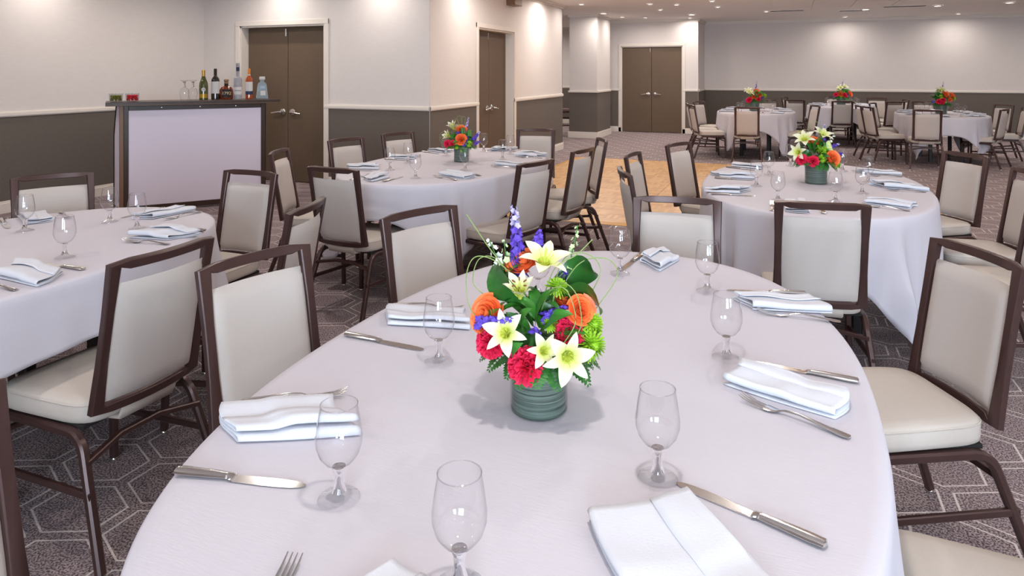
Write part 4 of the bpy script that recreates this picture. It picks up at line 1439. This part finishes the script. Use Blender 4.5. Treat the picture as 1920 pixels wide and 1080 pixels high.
VH, VR = .128, .0605
vase_me = MB().lathe([(.0005, .001), (VR - .004, .001), (VR, .005), (VR, VH), (VR - .0025, VH)], 40).mesh('glass_vase', M['vaseglass'])
wrap_me = MB().lathe([(.0005, .006), (VR - .004, .006), (VR - .003, .010), (VR - .003, VH - .004)], 40).mesh('leaf_lining', M['wrap'])
base_me = MB().lathe([(VR - .012, .0015), (VR - .003, .0018), (VR - .002, .0065), (VR - .012, .0065)], 40).mesh('vase_base', M['wrap'])
fill_me = MB().lathe([(.0005, VH + .03), (.03, VH + .026), (.052, VH + .008), (VR - .005, VH - .01)], 24).mesh('foliage_mound', M['fern'])
def vase(tk, dx, dy, label, sc=1.0):
    tx, ty, _ = TABLES[tk]
    t = empty('flower_arrangement', (tx + dx, ty + dy, TZ + .001), YAW)
    t.scale = (sc,) * 3
    tag(t, label, 'flowers', 'flower centrepieces')
    put('glass_vase', vase_me, t); put('leaf_lining', wrap_me, t); put('vase_base', base_me, t); put('foliage_mound', fill_me, t)
    return t
def filler(t, seed, n=40):
    rnd = random.Random(seed + 900)
    for k in range(n):
        a = rnd.uniform(0, 2 * math.pi); el = rnd.uniform(.1, 1.3)
        d = Vector((math.cos(a) * math.cos(el), math.sin(a) * math.cos(el), math.sin(el)))
        p = Vector((0, 0, .15)) + d * rnd.uniform(.02, .055)
        leaf(t, p, d + Vector((rnd.uniform(-.3, .3), rnd.uniform(-.3, .3), .1)), rnd.uniform(.05, .085), rnd.uniform(.010, .018), rnd.uniform(.3, 1.2), 'leafdark' if k % 3 == 0 else 'leaf', 'leaf', rnd.uniform(0, 6))
def ferns(t, seed, n=14, ln=.115):
    filler(t, seed)
    rnd = random.Random(seed)
    for k in range(n):
        a = 2 * math.pi * k / n + rnd.uniform(-.15, .15)
        l_ = ln * rnd.uniform(.75, 1.1)
        fern(t, (math.cos(a) * .04, math.sin(a) * .04, VH + rnd.uniform(-.002, .012)), (math.cos(a), math.sin(a), rnd.uniform(-.15, .3)), l_, rnd.uniform(.7, 1.4), seed * 50 + k)

# big centrepiece on the front table (x: to the right as the camera sees it, y: away, z: up)
A = vase('front', -.009, -.248, 'large bright flower arrangement in a leaf-lined glass vase on the front table')
ferns(A, 1, 22, .095)
lily(A, (.050, -.085, .150), (.12, -.95, .10), 'open', 1.05, .35)
lily(A, (.004, -.078, .152), (.15, -.75, .35), 'open', .72, .1)
lily(A, (-.066, -.070, .182), (-.2, -.75, .45), 'open', .92, .6)
lily(A, (-.040, -.035, .245), (-.05, -.45, .9), 'cup', .95, .2)
lily(A, (.008, .000, .292), (.15, -.35, .9), 'open', 1.15, .3)
bloom(A, 'carnation', carn_me, (-.028, -.078, .122), (-.15, -.8, .35), 1.12)
bloom(A, 'carnation', carn_me, (-.098, -.050, .158), (-.75, -.6, .2), .95, 2)
bloom(A, 'carnation', carn_me, (.060, -.050, .180), (.35, -.75, .5), 1.0, 1)
bloom(A, 'rose', rose_me, (.080, -.055, .226), (.3, -.85, .5), .92)
bloom(A, 'rose', rose_me, (-.105, -.035, .208), (-.55, -.65, .5), 1.2, 1)
bloom(A, 'rose', rose_me, (-.030, .020, .300), (-.3, -.4, .8), 1.15, 2)
bloom(A, 'rose', rose_me, (.052, .000, .225), (.2, -.4, .8), .9, 3)
for p_, d_, s_ in (((.104, -.070, .160), (.6, -.75, .2), 1.35), ((.106, -.050, .195), (.7, -.6, .3), 1.2), ((.038, -.020, .260), (.2, -.5, .8), 1.0), ((-.128, -.01, .188), (-.9, -.3, .1), .85), ((.02, -.06, .20), (0, -.7, .6), .7)):
    bloom(A, 'chrysanthemum', mum_me, p_, d_, s_)
spike(A, (-.040, .02, .27), (-.052, .045, .412), n=44, size=.0125, tip=.28, seed=1)
spike(A, (-.132, -.055, .200), (-.055, -.085, .218), n=40, size=.0085, tip=0, seed=2, name='statice')
spike(A, (.002, -.050, .205), (.052, -.055, .232), n=30, size=.0080, tip=0, seed=3, name='statice')
spike(A, (-.005, .03, .33), (.004, .04, .362), n=16, size=.010, tip=0, seed=4, name='statice')
spike(A, (.05, .02, .27), (.072, .04, .295), n=12, size=.007, tip=0, seed=5, name='statice')
spike(A, (-.02, -.07, .195), (.0, -.075, .185), n=14, size=.006, tip=0, seed=6, name='statice')
spike(A, (.062, .03, .27), (.088, .06, .372), n=14, size=.0085, tip=.99, m1='leaf', m2='bud', seed=7, name='bell_spike')
spike(A, (-.075, .02, .28), (-.105, .03, .345), n=8, size=.011, tip=.9, m1='leaf', m2='whiteflower', seed=8, name='white_spray')
spike(A, (-.065, .03, .28), (-.074, .04, .340), n=7, size=.009, tip=.9, m1='leaf', m2='bud', seed=9, name='white_spray')
leaf(A, (-.035, -.02, .235), (-.85, -.25, .42), .105, .034, 1.0, 'leafdark', 'broad_leaf', 1.2)
leaf(A, (-.03, .01, .25), (-.7, .1, .6), .10, .034, .9, 'leafdark', 'broad_leaf', 1.5)
leaf(A, (.045, -.01, .24), (.9, -.2, .25), .105, .036, .7, 'leafdark', 'broad_leaf', -1.2)
leaf(A, (.04, .02, .25), (.75, .2, .5), .11, .034, .9, 'leafdark', 'broad_leaf', -1.5)
for a_, d_, l_, w_, dr in (((-.01, -.05, .19), (.05, -.25, .95), .095, .020, .4), ((.0, -.05, .18), (.35, -.4, .75), .085, .018, .5), ((-.03, -.05, .18), (-.3, -.4, .6), .07, .016, .6), ((.03, -.05, .18), (.6, -.4, .5), .08, .018, .9), ((-.09, -.03, .17), (-.8, -.3, .4), .06, .018, 1.2),
                           ((.07, -.05, .16), (.7, -.5, .3), .06, .016, 1.0), ((-.05, -.07, .15), (-.5, -.7, .2), .05, .014, 1.0), ((.0, -.07, .14), (.1, -.9, .1), .045, .010, 1.4), ((.02, .02, .22), (.2, .1, .9), .09, .018, .5), ((-.06, .0, .22), (-.4, .0, .8), .09, .018, .8)):
    leaf(A, a_, d_, l_, w_, dr)
for pts in (((0, 0, .2), (-.06, 0, .28), (-.11, .0, .345), (-.152, .0, .408)), ((0, 0, .2), (-.07, -.02, .30), (-.13, -.02, .325), (-.152, -.02, .28), (-.14, -.03, .215), (-.11, -.03, .20)), ((-.02, 0, .2), (-.08, .02, .30), (-.125, .02, .31), (-.14, .02, .26), (-.11, .0, .235)),
            ((.02, -.02, .2), (.04, -.06, .28), (.07, -.09, .27), (.08, -.09, .21), (.06, -.08, .17)), ((.02, 0, .2), (.05, .0, .31), (.10, .0, .325), (.13, .0, .29), (.10, -.02, .235)), ((.02, 0, .2), (.08, .0, .30), (.14, .0, .315), (.165, .0, .28), (.12, -.02, .22), (.08, -.05, .18)),
            ((.0, -.02, .2), (.02, -.07, .27), (.05, -.10, .28), (.068, -.1, .22), (.04, -.1, .17)), ((.0, 0, .2), (.03, -.03, .3), (.075, -.03, .33), (.11, -.02, .36))):
    blade(A, pts)

# centrepiece on the middle right table
Bv = vase('right', .026, .016, 'flower arrangement with orange rose and yellow lilies on the middle right table', 1.12)
ferns(Bv, 2, 16, .10)
lily(Bv, (-.075, -.03, .235), (-.35, -.5, .75), 'open', 1.25, .2); lily(Bv, (-.105, -.03, .175), (-.7, -.55, .25), 'open', 1.1, .5); lily(Bv, (.028, .0, .255), (.2, -.45, .85), 'open', 1.25, .1); lily(Bv, (-.06, .04, .25), (-.4, .2, .8), 'open', 1.1, .4)
bloom(Bv, 'carnation', carn_me, (-.105, -.055, .140), (-.7, -.7, .15), .95); bloom(Bv, 'carnation', carn_me, (-.052, -.08, .133), (-.2, -.9, .15), .98, 2)
bloom(Bv, 'rose', rose_me, (.052, -.085, .150), (.2, -.9, .35), 1.3); bloom(Bv, 'rose', rose_me, (-.01, .0, .235), (0, -.5, .8), 1.2, 2)
for p_, s_ in (((.0, -.085, .15), 1.0), ((.02, -.06, .19), 1.05), ((.085, -.07, .115), 1.0), ((.0, -.04, .2), .9)):
    bloom(Bv, 'chrysanthemum', mum_me, p_, (p_[0] * 4, -.8, .45), s_)
spike(Bv, (.06, -.02, .20), (.115, -.03, .225), n=24, size=.009, tip=.2, seed=12, name='statice'); spike(Bv, (.05, .02, .23), (.07, .04, .33), n=22, size=.009, tip=.5, seed=13); spike(Bv, (.09, -.06, .17), (.125, -.05, .175), n=16, size=.008, tip=0, seed=14, name='statice'); spike(Bv, (.11, 0, .15), (.135, -.01, .17), n=16, size=.008, tip=0, seed=15, name='statice')
spike(Bv, (.08, .02, .22), (.12, .03, .27), n=10, size=.009, tip=.9, m1='leaf', m2='whiteflower', seed=16, name='white_spray')
loop_leaf(Bv, (.04, -.01, .19), (.9, -.2, .3), (-.1, .4, .8), .030, .03, 'leafstripe'); loop_leaf(Bv, (.05, -.03, .14), (.9, -.3, .1), (-.1, .4, .8), .030, .03, 'leafdark')
for a_, d_, l_, w_, dr in (((0, -.03, .18), (0, -.2, 1), .11, .014, .2), ((-.02, -.03, .17), (-.3, -.3, .8), .1, .016, .5), ((.0, -.03, .16), (.3, -.4, .7), .09, .016, .6), ((.02, .03, .18), (.4, .3, .7), .1, .02, .6), ((-.05, 0, .17), (-.8, .2, .5), .1, .02, .9)):
    leaf(Bv, a_, d_, l_, w_, dr)
for pts in (((0, 0, .2), (-.04, 0, .3), (-.02, 0, .35), (.02, 0, .33), (.01, 0, .26)), ((0, 0, .2), (.03, 0, .31), (.06, 0, .30))):
    blade(Bv, pts)

# centrepiece before the side doors
Cv = vase('doors', .045, .09, 'flower arrangement with purple blooms on the table before the side doors', 1.0)
ferns(Cv, 3, 16, .10)
lily(Cv, (-.06, -.01, .255), (-.3, -.4, .8), 'cup', 1.25, .2); lily(Cv, (-.085, -.03, .195), (-.6, -.6, .45), 'cup', 1.2, .5); lily(Cv, (-.03, .03, .25), (-.1, .3, .9), 'open', 1.0, .1)
bloom(Cv, 'carnation', carn_me, (-.105, -.05, .145), (-.7, -.7, .1), .9); bloom(Cv, 'carnation', carn_me, (-.065, -.075, .148), (-.3, -.9, .15), .9, 2)
bloom(Cv, 'rose', rose_me, (.0, -.075, .180), (.0, -.95, .25), 1.35); bloom(Cv, 'rose', rose_me, (.0, .0, .25), (.0, -.6, .7), 1.3, 2)
for p_, s_ in (((-.035, -.085, .13), 1.0), ((.065, -.07, .145), 1.0), ((.01, -.085, .105), .9)):
    bloom(Cv, 'chrysanthemum', mum_me, p_, (p_[0] * 4, -.9, .2), s_)
spike(Cv, (.015, -.08, .12), (.06, -.06, .215), n=34, size=.0115, tip=0, seed=21); spike(Cv, (.09, -.04, .17), (.145, -.03, .235), n=30, size=.0115, tip=.25, seed=22); spike(Cv, (.03, .02, .24), (.055, .02, .345), n=26, size=.0095, tip=.75, seed=23); spike(Cv, (-.04, -.04, .225), (.03, -.05, .245), n=24, size=.007, tip=0, seed=24, name='statice'); spike(Cv, (.10, -.05, .14), (.15, -.05, .165), n=20, size=.010, tip=0, seed=25)
loop_leaf(Cv, (.0, -.02, .22), (.9, -.1, .2), (-.1, .5, .8), .030, .028, 'leafdark'); loop_leaf(Cv, (.05, -.02, .20), (.9, -.1, .2), (-.1, .5, .8), .028, .028, 'leaf')
for a_, d_, l_, w_, dr in (((-.03, -.03, .18), (-.3, -.3, .8), .1, .014, .4), ((0, -.03, .16), (.3, -.4, .7), .09, .016, .6), ((.02, .03, .18), (.4, .3, .7), .1, .02, .6), ((-.05, 0, .17), (-.8, .2, .5), .1, .02, .9)):
    leaf(Cv, a_, d_, l_, w_, dr)
for pts in (((-.02, 0, .2), (-.12, 0, .24), (-.17, 0, .21), (-.15, 0, .165), (-.08, 0, .175)), ((-.02, 0, .2), (-.13, -.02, .205), (-.172, -.02, .18), (-.14, -.02, .14), (-.07, -.02, .15)), ((-.01, 0, .24), (-.06, 0, .31), (-.04, 0, .335), (-.02, 0, .30)), ((0, 0, .24), (-.035, 0, .34), (-.005, 0, .355), (.005, 0, .3)), ((0, 0, .24), (.0, 0, .34), (.03, 0, .345), (.02, 0, .28))):
    blade(Cv, pts)

# three far centrepieces, seen small
for tk, dx, dy, sd, lab in (('far_left', -.03, .05, 31, 'small orange and red flower centrepiece on the far left table'), ('far_mid', 0, 0, 32, 'small red and yellow flower centrepiece on the rearmost far table'), ('far_right', .02, .05, 33, 'small yellow and red flower centrepiece on the far right table')):
    t = vase(tk, dx, dy, lab, 1.45)
    rnd = random.Random(sd)
    ferns(t, sd, 12, .11)
    for k in range(4):
        lily(t, (rnd.uniform(-.09, .06), rnd.uniform(-.06, .03), rnd.uniform(.19, .26)), (rnd.uniform(-.6, .4), -.5, .7), 'open', 1.1, k)
    for k in range(3):
        x = rnd.uniform(-.11, .03)
        bloom(t, 'carnation', carn_me, (x, -.07, rnd.uniform(.13, .17)), (x * 4, -.9, .2), .95, k)
    for k in range(3):
        x = rnd.uniform(-.05, .10)
        bloom(t, 'rose', rose_me, (x, -.06, rnd.uniform(.16, .24)), (x * 4, -.8, .4), 1.2, k)
    for k in range(3):
        x = rnd.uniform(-.05, .12)
        bloom(t, 'chrysanthemum', mum_me, (x, -.07, rnd.uniform(.12, .2)), (x * 4, -.8, .4), 1.0, k)
    spike(t, (.02, .02, .24), (.04, .02, .37), n=20, size=.009, tip=.3, seed=sd); spike(t, (.07, -.03, .15), (.14, -.03, .2), n=20, size=.009, tip=.3, seed=sd + 1); spike(t, (-.13, -.03, .13), (-.08, -.05, .16), n=16, size=.009, tip=0, seed=sd + 2, name='statice')
    for k in range(7):
        a_ = rnd.uniform(0, 6.28)
        leaf(t, (.02 * math.cos(a_), .02 * math.sin(a_), .17), (math.cos(a_), math.sin(a_), .9), .12, .02, .7)
